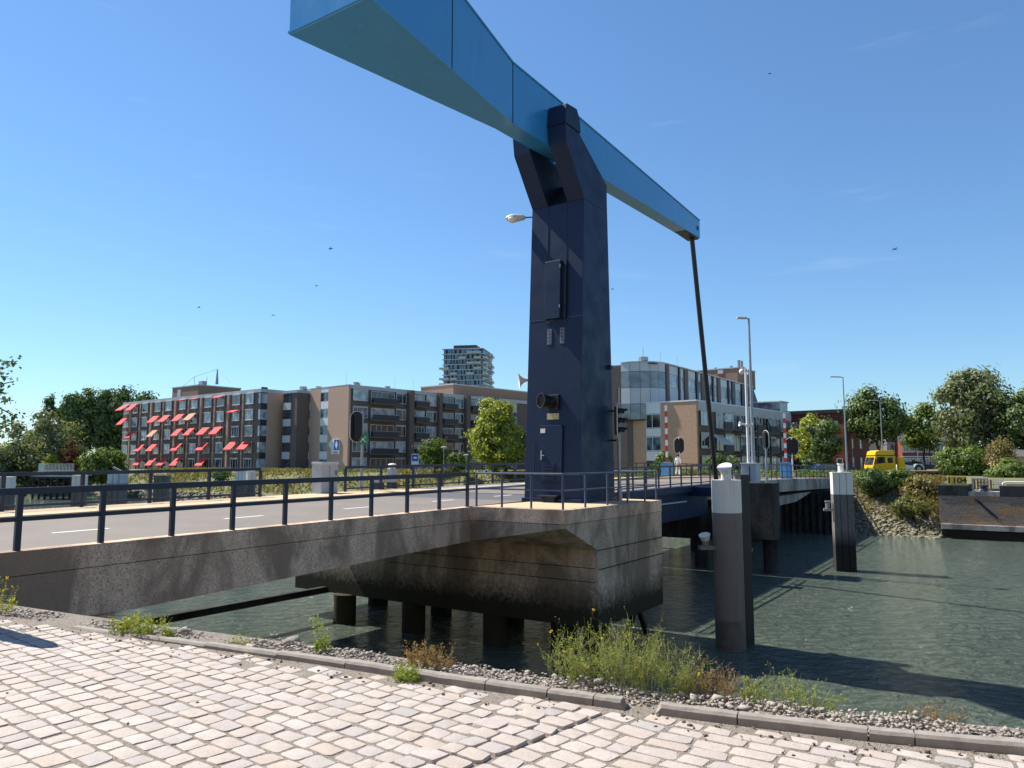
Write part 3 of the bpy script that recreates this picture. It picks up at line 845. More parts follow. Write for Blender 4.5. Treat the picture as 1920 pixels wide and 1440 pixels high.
lv = fbox(.93, 1.46, .88 + .12, 1.62, .09, .115, 'louvre_frame', M['navy'], .004, dr)
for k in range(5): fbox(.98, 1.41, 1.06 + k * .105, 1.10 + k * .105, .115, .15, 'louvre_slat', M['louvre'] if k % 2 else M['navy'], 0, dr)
fbox(1.40, 1.60, 2.68, 2.84, .09, .096, 'door_sticker', M['chalk'], 0, dr)
mb = MB(); mb.tube([FF(1.83, 1.05, .02), FF(1.83, 1.05, .1), FF(1.83, 2.3, .1), FF(1.83, 2.3, .02)], .02, 8); mb.build('grab_bar', M['navy'], tw, smooth=True)
fbox(.75, 1.55, .42, .48, .0, .34, 'door_step', M['louvre'], .004)
fbox(.9, 1.3, .22, .42, .0, .2, 'step_bracket', M['louvre'], 0)
fbox(.88, 1.36, 3.16, 3.38, .0, .05, 'name_plate', M['brass'], .004)
hb = fbox(.86, 1.35, 3.5, 4.05, .0, .12, 'siren_box', M['black'], .01)
mb = MB(); a = FF(1.15, 3.80, .12); dr_ = (-U * .9 + V * .45 + Z * .05).normalized()
mb.lathe(a, [(0, .22), (.3, .24), (.34, .27), (.46, .28), (.46, .25), (.38, .22)], 20, dr_); mb.build('siren_horn', M['black'], hb, smooth=True)
mb = MB()
for i in range(-3, 4):
    for j in range(-3, 4):
        if i * i + j * j < 11:
            s1 = dr_.cross(Z).normalized(); s2 = s1.cross(dr_); mb.cyl(a + dr_ * .37 + s1 * i * .068 + s2 * j * .068, a + dr_ * .47 + s1 * i * .068 + s2 * j * .068, .012, .012, 5)
mb.build('siren_grille', M['rubber'], hb)
# right face furniture
mb = MB(); mb.obox(TT(2.35, -.06, 5.2), U * .09, V * .07, Z * .08); mb.build('junction_box', M['louvre'], tw, bevel=.005)

def lbl_lamp():
    p = FF(2.24, 11.05, 0) + U * .3
    t = thing('bulkhead_lamp', 'grey street lantern on a short arm at the left side of the tower top', 'lamp', p)
    d = (V * .95 - U * .45).normalized()
    m = MB(); m.cyl(p, p + d * .55, .028, .028, 8); m.build('arm', M['black'], t, smooth=True)
    m = MB(); ax = d
    m.lathe(p + d * .42, [(0, .05), (.06, .10), (.22, .125), (.40, .16), (.58, .15), (.72, .09), (.78, .02)], 16, ax); o = m.build('lantern_housing', M['lampgrey'], t, smooth=True)
    m = MB(); m.ell(p + d * .93 - Z * .06, (.2, .2, .12), 14, 8); m.build('lantern_glass', M['chalk'], t, smooth=True)
lbl_lamp()
def speaker():
    p = FF(2.27, 4.75, 0) + U * .5
    t = thing('loudspeaker', 'pale horn loudspeaker at the left edge of the tower above the tree', 'loudspeaker', p)
    d = (V * .8 - U * .6 - Z * .12).normalized()
    m = MB(); m.lathe(p + V * .12, [(0, .09), (.12, .1), (.16, .06), (.3, .09), (.42, .18), (.5, .31), (.5, .29), (.40, .15), (.3, .05)], 20, d); m.build('horn', M['chalk'], t, smooth=True)
    m = MB(); m.obox(p + V * .06, V * .1, U * .04, Z * .12); m.build('bracket', M['chalk'], t)
speaker()

# ================================================================== BALANCE BEAM
Bc = low(T + V * 1.12, 0)
def BB(s, w, z): return Bc + U * s + V * w + Z * z
bb = thing('balance_beam', 'sky blue steel balance beam with widening counterweight box above the tower', 'balance beam', BB(0, 0, 13.9))
HW = .345
KS = -3.03
sec = [(-10.85, 1.45, 12.75, 15.84), (KS, HW + .03, 12.92, 15.04)]
def beam_seg(s0, w0, b0_, t0_, s1, w1, b1_, t1_):
    m = MB()
    m.hexa([BB(s0, -w0, b0_), BB(s1, -w1, b1_), BB(s1, w1, b1_), BB(s0, w0, b0_)], [BB(s0, -w0, t0_), BB(s1, -w1, t1_), BB(s1, w1, t1_), BB(s0, w0, t0_)]); return m
m = beam_seg(-10.85, 1.45, 12.75, 15.84, KS, HW + .02, 12.92, 15.06); m.build('counterweight_box', M['blue'], bb, bevel=.02)
m = beam_seg(KS, HW + .02, 12.92, 15.06, 1.2, HW, 13.1, 15.0); mm = beam_seg(1.2, HW, 13.1, 15.0, 15.1, HW, 13.58, 14.55)
m.build('beam_middle', M['blue'], bb, bevel=.015); mm.build('beam_tail', M['blue'], bb, bevel=.015)
# rolled edges and plate seams
m = MB()
for w in (-1, 1):
    m.tube([BB(-10.85, w * 1.46, 15.86), BB(KS, w * (HW + .03), 15.08), BB(1.2, w * (HW + .01), 15.02), BB(15.1, w * (HW + .01), 14.57)], .035, 6)
m.build('top_edge_bead', M['blue'], bb, smooth=True)
m = MB()
for s in (KS, -7.0):
    f = (s + 10.85) / (KS + 10.85); w = 1.45 + (HW + .02 - 1.45) * f; zb_ = 12.75 + .17 * f; zt_ = 15.84 - .78 * f
    m.obox(BB(s, -w - .004, (zb_ + zt_) / 2), U * .012, V * .01, Z * ((zt_ - zb_) / 2 - .02))
m.build('plate_seam', M['navy'], bb)
m = MB(); m.obox(BB(-10.87, 0, 12.80), U * .03, V * 1.44, Z * .03); m.build('end_bead', M['blue'], bb)
m = MB(); m.obox(BB(14.05, 0, 13.545), U * .95, V * (HW - .05), Z * .05); m.build('tail_opening', M['black'], bb)
m = MB(); m.cyl(BB(14.75, -HW - .03, 14.05), BB(14.75, HW + .03, 14.05), .11, .11, 12); m.build('hanger_pin', M['black'], bb, smooth=True)
# the hanger rod
m = MB(); m.cyl(BB(14.72, -.0, 13.95), BB(17.75, -.0, .1), .125, .125, 14)
m.build('hanger_rod', M['black'], bb, smooth=True)

# ================================================================== BASCULE LEAF
L0, L1 = PE + .25, 23.4
lf = thing('bascule_leaf', 'dark navy steel lifting leaf between the concrete pier and the far span', 'bridge', B(L0, 0, zdeck(L0)))
def span_strip(t0, t1, v0, v1, dz0, dz1, n=5):
    m = MB(); ts = np.linspace(t0, t1, n + 1)
    for a, b in zip(ts, ts[1:]):
        m.hexa([B(a, v1, zdeck(a) + dz0), B(a, v0, zdeck(a) + dz0), B(b, v0, zdeck(b) + dz0), B(b, v1, zdeck(b) + dz0)],
               [B(a, v1, zdeck(a) + dz1), B(a, v0, zdeck(a) + dz1), B(b, v0, zdeck(b) + dz1), B(b, v1, zdeck(b) + dz1)])
    return m
span_strip(L0, L1, .0, FARV, -.35, -.012).build('deck_plate', M['navy'], lf)
span_strip(L0, L1, .35, 7.3, -.02, .0).build('road_surface', M['asphalt'], lf)
span_strip(L0, L1, 7.3, FARV - .05, -.02, .1).build('footway', M['lightconc'], lf)
for v0 in (.25, 3.0, 6.2, 9.0):
    span_strip(L0, L1 - .5, v0, v0 + .3, -1.75, -.34).build('main_girder', M['navy'], lf)
for t in np.arange(L0 + 1.5, L1, 3.0):
    m = MB(); m.obox(B(t, 4.7, zdeck(t) - .8), U * .1, V * 4.2, Z * .35); m.build('cross_girder', M['navy'], lf)
m = MB(); m.obox(B(L1 - 3.1, -.55, .05), U * .35, V * .75, Z * .25); m.build('hanger_bracket', M['navy'], lf)
m = MB(); m.obox(B(L0 + 7.5, -.05, -.42), U * 3.6, V * .06, Z * .03); m.build('lower_ledge', M['cabinet'], lf)
ptsn = [B(t, .06, zdeck(t)) for t in np.arange(L0 + .3, L1, 1.5)]
railing('navy railing on the near edge of the lifting leaf, beside the tower', ptsn, M['navyrail'], top=.09, post=(.04, .03), mid=.028, rails=(.12, .52))
ptsn = [B(t, FARV - .06, zdeck(t) + .1) for t in np.arange(21.5, 62, 1.5)]
railing('thin navy railing on the far side of the bridge beyond the lifting leaf', ptsn, M['navyrail'], top=.08, post=(.035, .03), mid=.025, rails=(.12, .52))
# inspection lamp hanging from the leaf
pl_ = B(L0 + 10.6, -.12, zdeck(18) - .75)

# ================================================================== FAR SPAN
S0, S1 = 23.6, 62
fs_ = thing('far_span', 'grey concrete far span of the bridge landing on the opposite bank', 'bridge', B(S0, 0, 0))
span_strip(S0, S1, .0, FARV + .1, -.95, -.01, 10).build('concrete_beam', M['lightconc'], fs_)
span_strip(S0, S1 + 60, .35, 7.3, -.02, .003, 14).build('road_surface', M['asphalt'], fs_)
span_strip(S0, S1 + 10, 7.3, FARV, -.02, .11, 10).build('footway', M['footway'], fs_)
m = MB(); m.prism([B(25.5, .3, -.92), B(50, .3, -.92), B(44, .3, -1.55), B(27, .3, -1.75)], V * 8.6); m.build('haunch_beam', M['lightconc'], fs_)
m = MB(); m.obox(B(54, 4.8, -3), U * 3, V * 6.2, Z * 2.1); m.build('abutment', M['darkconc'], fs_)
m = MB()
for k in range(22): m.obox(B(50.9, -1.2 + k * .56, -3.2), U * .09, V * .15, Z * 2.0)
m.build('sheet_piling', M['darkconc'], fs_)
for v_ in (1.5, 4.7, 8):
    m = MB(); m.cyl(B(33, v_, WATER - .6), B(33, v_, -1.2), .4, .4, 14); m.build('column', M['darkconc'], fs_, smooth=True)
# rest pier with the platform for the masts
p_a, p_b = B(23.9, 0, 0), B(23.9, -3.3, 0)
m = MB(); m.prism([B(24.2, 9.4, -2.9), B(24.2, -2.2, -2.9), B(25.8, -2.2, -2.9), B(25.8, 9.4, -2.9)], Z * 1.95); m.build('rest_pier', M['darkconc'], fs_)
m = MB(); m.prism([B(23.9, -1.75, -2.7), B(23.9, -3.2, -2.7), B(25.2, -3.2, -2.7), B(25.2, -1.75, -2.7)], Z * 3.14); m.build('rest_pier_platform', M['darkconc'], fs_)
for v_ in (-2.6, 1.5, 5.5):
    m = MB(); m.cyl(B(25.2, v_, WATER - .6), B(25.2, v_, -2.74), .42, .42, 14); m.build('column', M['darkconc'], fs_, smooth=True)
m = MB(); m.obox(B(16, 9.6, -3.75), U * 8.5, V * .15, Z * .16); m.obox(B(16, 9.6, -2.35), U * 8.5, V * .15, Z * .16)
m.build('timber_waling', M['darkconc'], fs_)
m = MB()
for t in (9, 13, 17, 21): m.obox(B(t, 9.9, -3.4), U * .16, V * .16, Z * 1.9)
m.build('fender_post', M['darkconc'], fs_)
ptsn = [B(t, .06, zdeck(t)) for t in np.arange(24.0, 62, 1.5)]
railing('grey blue railing on the near edge of the far span beyond the masts', ptsn, M['railblue'], top=.08, post=(.035, .03), mid=.022, rails=(.12, .5))

# ================================================================== DOLPHINS AND MOORINGS
def bollard_parts(t, p, ax=Z, r=.15, h=.55, m_=None, disc=True):
    m_ = m_ or M['chalk']
    m = MB(); m.cyl(p, p + Z * h * .6, r, r, 16); m.build('bollard_post', m_, t, smooth=True)
    if disc:
        d = (Vector((-.45, -.55, .70))).normalized()
        m = MB(); m.cyl(p + Z * h * .42, p + Z * h * .55 + d * .18, r * 1.02, r * 1.5, 18); m.build('bollard_head', m_, t, smooth=True)
def steel_pile():
    p = at_z(1382, 1218, WATER); p.x -= .12; p.y += .30
    t = thing('mooring_pile', 'thick grey steel mooring pile with a white painted top in the river', 'mooring pile', low(p, WATER))
    r = .50; zt = 1.02; zw = -.10
    m = MB(); m.cyl(low(p, WATER - 1), low(p, zw), r, r, 36, False); m.build('pile_tube', M['pilegrey'], t, smooth=True)
    m = MB(); m.cyl(low(p, zw), low(p, zt), r + .002, r + .002, 36); m.build('white_top', M['chalk'], t, smooth=True)
    m = MB(); m.cyl(low(p, WATER - 1), low(p, -3.7), r + .004, r + .004, 36, False); m.build('wet_band', M['pilewet'], t, smooth=True)
    m = MB(); d = Vector((.955, .3, 0)).normalized(); m.obox(low(p, -1.7) + d * (r + .16), d * .18, Vector((-d.y, d.x, 0)) * .16, Z * 2.9); m.build('rubbing_strip', M['black'], t)
    m = MB(); m.obox(low(p, .55) + d * (r + .07), d * .09, Vector((-d.y, d.x, 0)) * .09, Z * .42); m.build('ladder_end', M['chalk'], t)
    q = low(p, zt) + Vector((-.02, -.1, 0)); bollard_parts(t, q, r=.17, h=.62)
    for sgn, z in ((-1, -1.30), (1, -1.42)):
        d2 = Vector((sgn * .93, .3 * sgn + .2, 0)).normalized()
        m = MB(); m.obox(low(p, z) + d2 * (r + .22), d2 * .30, Vector((-d2.y, d2.x, 0)) * .16, Z * .06); b = m.build('bollard_bracket', M['pilegrey'], t, bevel=.01)
        q = low(p, z + .06) + d2 * (r + .30)
        m = MB(); m.cyl(q, q + Z * .28, .12, .12, 14); m.build('side_bollard', M['pilegrey'], b, smooth=True)
        dd = Vector((-.45, -.55, .70)).normalized()
        m = MB(); m.cyl(q + Z * .22, q + Z * .32 + dd * .1, .14, .2, 16); m.build('bollard_head', M['chalk'] if sgn < 0 else M['pilegrey'], b, smooth=True)
steel_pile()
def timber_dolphin(p, w, zt, wt, label, kind, zpaint, bollard=False, ang=0.0, group='timber guide piles in the river', white='chalk'):
    t = thing('timber_pile', label, 'guide pile', low(p, WATER), group)
    a = Vector((math.cos(ang), math.sin(ang), 0)); b = Vector((-a.y, a.x, 0))
    for k in range(3):
        c = low(p, 0) + a * ((k - 1) * w / 3)
        m = MB(); m.obox(low(c, (WATER - .8 + zpaint) / 2), a * (w / 6 - .012), b * w * .42, Z * (zpaint - WATER + .8) / 2); m.build('timber', M['wood'], t, bevel=.012)
        m = MB(); m.obox(low(c, (zpaint + zt) / 2), a * (w / 6 - .012), b * w * .42, Z * (zt - zpaint) / 2); m.build('painted_timber_top', M[white], t, bevel=.012)
    m = MB(); m.obox(low(p, (WATER - .8 + zt) / 2), a * (w * .47), b * w * .3, Z * ((zt - WATER + .8) / 2 - .03)); m.build('core_pile', M['woodwet'], t)
    m = MB(); m.obox(low(p, zt + .02), a * (w / 2), b * w * .45, Z * .02); m.build('cap_board', M[white], t)
    if bollard:
        m = MB(); m.lathe(low(p, zt + .04), [(0, .17), (.42, .15), (.46, .2), (.52, .2)], 16); m.build('bollard', M['chalk'], t, smooth=True)
        q = low(p, -1.15) - a * (w / 2 + .2) + b * -.1
        m = MB(); m.obox(q, a * .3, b * .16, Z * .07); br_ = m.build('bollard_bracket', M['steel'], t)
        m = MB(); m.lathe(q - a * .05 + Z * .07, [(0, .15), (.34, .14), (.38, .19), (.44, .19)], 14); m.build('side_bollard', M['steel'], br_, smooth=True)
def wood_mat(name, a, b, wet=True):
    m, nt, p = mat(name); c = coords(nt)
    n = noise(nt, c, 3, 6, .7, (5, 5, .35)); f = noise(nt, c, 14, 4, .7, (3, 3, .4))
    x = ramp(nt, n, [(.3, b), (.7, a)]); x = mixc(nt, ramp(nt, f, [(.35, .5), (.55, 0.)]), x, tuple(k * .35 for k in b))
    if wet:
        g = nt.nodes.new("ShaderNodeNewGeometry"); s = nt.nodes.new("ShaderNodeSeparateXYZ"); nt.links.new(g.outputs['Position'], s.inputs[0])
        mr = nt.nodes.new("ShaderNodeMapRange"); mr.inputs[1].default_value = -3.2; mr.inputs[2].default_value = -2.3; mr.inputs[3].default_value = 1; mr.inputs[4].default_value = 0
        nt.links.new(s.outputs[2], mr.inputs[0]); x = mixc(nt, mr.outputs[0], x, (.012, .012, .01))
    nt.links.new(x, p.inputs['Base Color']); p.inputs['Roughness'].default_value = .85; bump(nt, p, f, .5, .02); return m
M['wood'] = wood_mat('weathered_timber', (.22, .20, .175), (.11, .10, .09))
M['woodwet'] = wood_mat('dark_timber', (.05, .045, .04), (.02, .018, .016))
M['plank'] = wood_mat('brown_planks', (.3, .2, .12), (.16, .1, .06), False)
p = at_z(1590, 1072, WATER) + Vector((.05, .45, 0))
timber_dolphin(p, 1.12, 1.0, 1, 'tall timber guide pile with a grey top and white bollard, beside the far span', 'wood', -.25, True, -.25, white='chalk')
gl = [(12, 50, .95, 'timber guide pile with a flaking pale top, farthest left behind the railings', 'chalk'), (151, 54, .85, 'narrow timber guide pile with a pale top, standing before the dark jetty', 'chalk'),
      (222, 52, 1.1, 'wide guide pile with a white and blue wrapped top, left of the awning building', 'wrap'), (305, 56, 1.0, 'plain brown timber guide pile without paint, below the red awnings', 'wood'),
      (452, 60, .72, 'white topped timber guide pile, left of a twin one', 'white'), (471, 61, .72, 'grey topped timber guide pile, right of the white topped one', 'chalk')]
M['wrap'] = simple('white_blue_wrap', (.42, .50, .54), .4, 0, .3, 2)
for px, Y, w, lab, wh in gl:
    q = at_y(px, 880, Y); zt = at_y(px, 892 if px > 100 else 895, Y).z
    if px == 222: zt = at_y(px, 886, Y).z
    if px > 440: zt = at_y(px, 884, Y).z
    timber_dolphin(low(q, 0), w, zt, 1, lab, 'wood', zt - .95 if px != 222 else zt - .75, False, .2, white=wh)
q = at_y(222, 883, 52)
m = MB(); m.obox(low(q, at_y(222, 884, 52).z + .12), Vector((.33, .1, -.18)), Vector((-.1, .25, 0)), Vector((.03, 0, .04)))
tag(m.build('signal_reflector', M['steel']), 'small tilted steel reflector on top of the wrapped guide pile', 'reflector')

# ================================================================== STREET FURNITURE ON THE BRIDGE
def traffic_light(name, label, p, pole_h, facing, board=(.55, 1.55), side=0.0, m_pole='steel', group='traffic signals around the bridge', oval=True, hoods=True, zc_=None, pole=True):
    """facing: direction the lamps look to"""
    t = thing(name, label, 'traffic light', p, group)
    f = Vector((facing[0], facing[1], 0)).normalized(); s = Vector((-f.y, f.x, 0))
    if pole:
        m = MB(); m.cyl(p, p + Z * pole_h, .065, .05, 12); m.build('pole', M[m_pole], t, smooth=True)
        m = MB(); m.cyl(p, p + Z * .5, .09, .09, 12); m.build('pole_sleeve', M[m_pole], t, smooth=True)
    c = p + Z * (zc_ if zc_ else pole_h - board[1] * .5) + s * side
    w, h = board[0] / 2, board[1] / 2
    m = MB(); n = 12; pts = []
    for i in range(n + 1): a = math.pi * i / n; pts.append(c + s * (w * math.cos(a)) + Z * (h - w + w * math.sin(a)))
    for i in range(n + 1): a = math.pi + math.pi * i / n; pts.append(c + s * (w * math.cos(a)) + Z * (-(h - w) + w * math.sin(a)))
    m.prism(pts, f * .03); m.build('backboard', M['black'], t)
    m = MB()
    for p0, p1 in zip(pts, pts[1:] + pts[:1]): m.cyl(p0 + f * .015, p1 + f * .015, .018, .018, 5)
    m.build('board_rim', M['chalk'], t)
    m = MB(); m.obox(c - f * .07, f * .07, s * w * .5, Z * h * .78); m.build('lamp_housing', M['black'], t, bevel=.02)
    if hoods:
        for k in (-1, 0, 1):
            q = c + Z * (k * h * .52) + f * .03
            m = MB(); r = w * .42
            ring0 = [q + s * (r * math.cos(a)) + Z * (r * math.sin(a)) for a in np.linspace(-.4, math.pi + .4, 13)]
            ring1 = [x + f * (.30 if 2 < i < 10 else .16) - Z * .03 for i, x in enumerate(ring0)]
            m.add(ring0 + ring1, [(i, i + 1, i + 14, i + 13) for i in range(12)]); m.build('hood', M['black'], t)
            m = MB(); m.cyl(q, q + f * .02, r * .9, r * .9, 14); m.build('lens', M['lens'], t)
    return t
M['lens'] = simple('dark_lens', (.05, .05, .055), .15)
# signal on its pole beyond the road, left
pp = B(4.66, FARV + .1, zdeck(4.66) + .13)
tl = traffic_light('traffic_light', 'black traffic light seen from behind on a grey pole above the green emblem', pp, 3.55, (-.6, .8), (.62, 1.36), .28, zc_=2.83)
c = pp + Z * 2.27 - (U * .55 - V * .0) * .2
t = thing('emblem_sign', 'small dark green sign with a white star pattern on the signal pole', 'sign', c)
rt = Vector((.97, -.2, 0)).normalized(); fr = Vector((-.2, -.97, 0)).normalized()
c = c + rt * .13
m = MB(); m.obox(c, rt * .24, fr * .012, Z * .23); m.build('sign_panel', M['signgreen'], t, bevel=.01)
m = MB()
for a in (45, 135, 225, 315): m.obox(c + fr * .018 + rt * (.13 * math.cos(R(a))) + Z * (.13 * math.sin(R(a))), (rt * math.cos(R(a)) + Z * math.sin(R(a))) * .035, fr * .004, (Z * math.cos(R(a)) - rt * math.sin(R(a))) * .022)
m.cyl(c + fr * .014, c + fr * .022, .06, .06, 10); m.build('sign_marks', M['white'], t)
# signal bracketed on the right face of the tower
p = TT(2.55, -.55, 0); p = low(at_y(1160, 790, p.y), 0)
traffic_light('traffic_light', 'black three hood traffic light bracketed to the right face of the tower', low(p, zc), 4.2, (.93, -.36), (.62, 1.35), 0, 'steel', zc_=2.95 - .0)
for z in (3.55, 2.45):
    m = MB(); m.cyl(TT(2.4, -.02, z), low(p, z) + Vector((-.1, 0, 0)), .035, .035, 8); m.build('signal_bracket', M['black'], tw)
# round ended boards seen from behind by the barriers
def back_sign(px, Y, zbase, ytop, label, w, h, m_='black'):
    p = low(at_y(px, 870, Y), zbase); zt = at_y(px, ytop, Y).z
    traffic_light('traffic_light', label, p, zt - zbase, Vector((.35, .94, 0)), (w, h), .0, 'white', hoods=False)
back_sign(1274, 62.5, .4, 820, 'oval black signal board on a white post behind the walking person', .82, 1.35)
back_sign(1486, 61.5, .3, 820, 'oval grey rimmed signal board on a white post behind the right hand barrier', 1.0, 1.5)
p = low(at_y(1437, 870, 47), .3)
traffic_light('traffic_light', 'black hooded traffic light behind the tall double mast', p, 2.95, (.9, .2), (.72, 1.2), 0, 'steel', zc_=at_y(1437, 825, 47).z - .3)
# grey control cabinet and pillar on the far side of the approach span
cb = low(B(2.4, FARV - .05, 0), zdeck(2) + .12)
t = thing('control_cabinet', 'large pale grey control cabinet standing in the gap of the far railing', 'cabinet', cb)
m = MB(); m.obox(cb + Z * .62, U * .46, V * .28, Z * .60); m.build('cabinet_body', M['cabinet'], t, bevel=.015)
m = MB(); m.prism([cb + Z * 1.205 - U * .48 - V * .30, cb + Z * 1.205 + U * .48 - V * .30, cb + Z * 1.205 + U * .48 + V * .30, cb + Z * 1.205 - U * .48 + V * .30], Z * .1); m.build('cabinet_lid', M['panelgrey'], t, bevel=.01)
m = MB(); m.obox(cb + Z * .6 - V * .305 - U * .02, U * .004, V * .004, Z * .55); m.build('door_joint', M['slate'], t)
m = MB(); m.obox(cb + Z * .85 - V * .31 + U * .35, U * .05, V * .006, Z * .09); m.build('sticker', M['plate'], t)
for k, (px, w, h) in enumerate(((664, .26, .55),)):
    pass
for t_, lab, wd, hh in ((6.0, 'low grey junction box behind the signal pole', .3, .62), (6.9, 'small grey pump shaped pillar with a domed top beside the signal pole', .28, .95)):
    q = low(B(t_, FARV + .35, 0), zdeck(6) + .12)
    t = thing('service_pillar', lab, 'service box', q)
    m = MB(); m.obox(q + Z * hh * .5, U * wd * .6, V * wd * .6, Z * hh * .5); m.build('box', M['cabinet'], t, bevel=.02)
    m = MB(); m.obox(q + Z * .16, U * wd * .62, V * wd * .62, Z * .16); m.build('plinth', M['slate'], t)
    if hh > .9:
        m = MB(); m.lathe(q + Z * hh, [(0, .16), (.16, .16), (.18, .2), (.22, .17), (.25, .05)], 14); m.build('domed_top', M['chalk'], t, smooth=True)
# lamp posts
def lamp_post(label, p, ztop, arm, r=.08, dirv=(-1, -.1, 0)):
    t = thing('street_lamp', label, 'street lamp', p, 'tall street lamps')
    tp = low(p, ztop); d = Vector(dirv).normalized()
    m = MB(); m.tube([p, p + (tp - p) * .3, tp], [r, r * .8, r * .5], 12); m.build('pole', M['steel'], t, smooth=True)
    m = MB(); m.cyl(tp - Z * .03, tp + d * arm * .45 - Z * .0, r * .35, r * .3, 8); m.build('arm', M['steel'], t, smooth=True)
    m = MB(); m.obox(tp + d * arm * .62 + Z * .01, d * arm * .42, Vector((-d.y, d.x, 0)) * .14, Z * .045); m.build('lamp_head', M['lampgrey'], t, bevel=.02)
MC = low(at_y(1408, 880, 44.3), 0)
cz = at_y(1408, 905, 44.3).z; ct = at_y(1408, 870, 44.3).z
t = thing('mast_cabinet', 'square grey cabinet on the rest pier carrying the double mast', 'cabinet', low(MC, cz))
m = MB(); m.obox(low(MC, (cz + ct) / 2), U * .5, V * .42, Z * (ct - cz) / 2); m.build('cabinet_body', M['cabinet'], t, bevel=.015)
m = MB(); m.obox(low(MC, ct + .03), U * .55, V * .47, Z * .03); m.build('cabinet_lid', M['panelgrey'], t, bevel=.01)
m = MB(); m.prism([low(MC, ct - .1) - U * .51 - V * .1, low(MC, cz + .1) - U * .51 - V * .1, low(MC, cz + .1) - U * .51 - V * .04, low(MC, ct - .1) - U * .51 - V * .04], U * .01); m.build('door_joint', M['slate'], t)
m = MB(); m.obox(low(MC, (cz + .46) / 2), U * .38, V * .32, Z * max(.02, (cz - .44) / 2)); m.build('plinth', M['darkconc'], t)
lamp_post('tall street lamp rising from the grey cabinet by the river pile', low(at_y(1413, 872, 44.3), ct), at_y(1410, 597, 44.3).z, .72, .12)
q = low(at_y(1404, 872, 44.0), ct); zt = at_y(1404, 698, 44).z
t = thing('camera_mast', 'white camera mast with a dome camera, strapped beside the tall street lamp', 'mast', q)
m = MB(); m.cyl(q, low(q, zt), .09, .075, 12); m.build('pole', M['white'], t, smooth=True)
m = MB(); hz = low(q, zt); m.tube([hz, hz + Vector((-.05, 0, .25)), hz + Vector((-.2, -.1, .3)), hz + Vector((-.28, -.12, .12))], .05, 8); m.build('camera_arm', M['white'], t, smooth=True)
m = MB(); m.ell(hz + Vector((-.28, -.12, .02)), (.15, .15, .17), 14, 8); m.build('dome_camera', M['chalk'], t, smooth=True)
m = MB(); m.cyl(hz + Vector((.1, -.1, -.15)), hz + Vector((.12, -.12, .15)), .07, .07, 10); m.build('side_camera', M['chalk'], t, smooth=True)
hz = low(q, at_y(1404, 797, 44).z)
m = MB(); m.lathe(hz + Vector((-.08, 0, .02)), [(0, .05), (.2, .05), (.34, .08), (.42, .15), (.42, .13), (.3, .04)], 14, Vector((-1, -.1, .12))); m.cyl(hz + Vector((-.1, 0, 0)), hz + Vector((.3, 0, 0)), .09, .09, 10); m.build('horn_speaker', M['chalk'], t, smooth=True)
for px, ytop, Y, arm, lab in ((1588, 707, 72, 1.3, 'street lamp before the red brick building, left of the big tree'), (1656, 751, 99, 1.4, 'street lamp rising behind the yellow truck cab'),
                         (1722, 790, 150, 2.0, 'distant street lamp right of the yellow truck'), (1599, 777, 128, .9, 'thin far street lamp at the corner of the red brick building')):
    b = low(at_y(px, 870, Y), .12); tz = at_y(px, ytop, Y).z
    lamp_post(lab, b, tz, arm, .10)
# barriers
def barrier(px, Y, ybase, ytopc, ytop, label):
    b = low(at_y(px, 880, Y), at_y(px, ybase, Y).z); hz = at_y(px, ytopc, Y).z
    t = thing('bridge_barrier', label, 'barrier', b, 'raised barriers at the bridge')
    m = MB(); m.obox(low(b, (b.z + hz) / 2), U * .40, V * .36, Z * (hz - b.z) / 2); m.build('cabinet', M['barrierblue'], t, bevel=.02)
    m = MB(); m.obox(low(b, hz + .02), U * .42, V * .38, Z * .02); m.build('cabinet_lid', M['barrierblue'], t)
    m = MB(); m.obox(low(b, (b.z + hz) / 2) - U * .405, U * .004, V * .25, Z * (hz - b.z) * .38); m.build('cabinet_door', M['barrierblue'], t, bevel=.006)
    zt = at_y(px, ytop, Y).z; n = 10; dz = (zt - hz) / n
    boom = MB(); boom.obox(low(b, (hz + zt) / 2) , V * .10, U * .03, Z * (zt - hz) / 2); bo = boom.build('boom', M['white'], t)
    for k in range(0, n, 2):
        m = MB(); m.obox(low(b, hz + dz * (k + .5)), V * .104, U * .034, Z * dz * .5); m.build('red_band', M['barred'], bo)
    m = MB(); m.cyl(low(b, hz) - V * .3, low(b, hz) + V * .3, .08, .08, 10); m.build('pivot', M['slate'], t, smooth=True)
barrier(1251, 61, 895, 868, 760, 'raised red and white barrier on a blue cabinet beside the walking person')
barrier(1474, 60, 897, 868, 775, 'raised red and white barrier on a blue cabinet by the grey railing at right')
# charging sign, small lamp, notices behind the far railing
q = low(at_y(778, 880, 76), .1)
t = thing('charging_sign', 'blue sign with a white plug symbol on a pole behind the railing', 'sign', q)
m = MB(); m.cyl(q, low(q, at_y(778, 850, 76).z), .04, .04, 8); m.build('pole', M['steel'], t, smooth=True)
z1, z0 = at_y(778, 851, 76).z, at_y(778, 871, 76).z; c = low(q, (z0 + z1) / 2) - Vector((0, .06, 0)); hw = .36; hh = (z1 - z0) / 2
X = Vector((1, 0, 0)); Yv = Vector((0, 1, 0))
m = MB(); m.obox(c, X * hw, Yv * .015, Z * hh); m.build('sign_panel', M['white'], t)
m = MB(); m.obox(c - Yv * .02 + Z * hh * .25, X * hw * .88, Yv * .006, Z * hh * .62); m.build('blue_field', M['signblue'], t)
m = MB(); cc = c - Yv * .032 + Z * hh * .25
m.obox(cc - X * .06, X * .06, Yv * .005, Z * .1); m.obox(cc + X * .08, X * .06, Yv * .005, Z * .1)
for z in (-.05, .05): m.obox(cc + Z * z, X * .03, Yv * .004, Z * .018)
m.obox(cc - X * .18, X * .07, Yv * .004, Z * .022); m.obox(cc + X * .2, X * .07, Yv * .004, Z * .022)
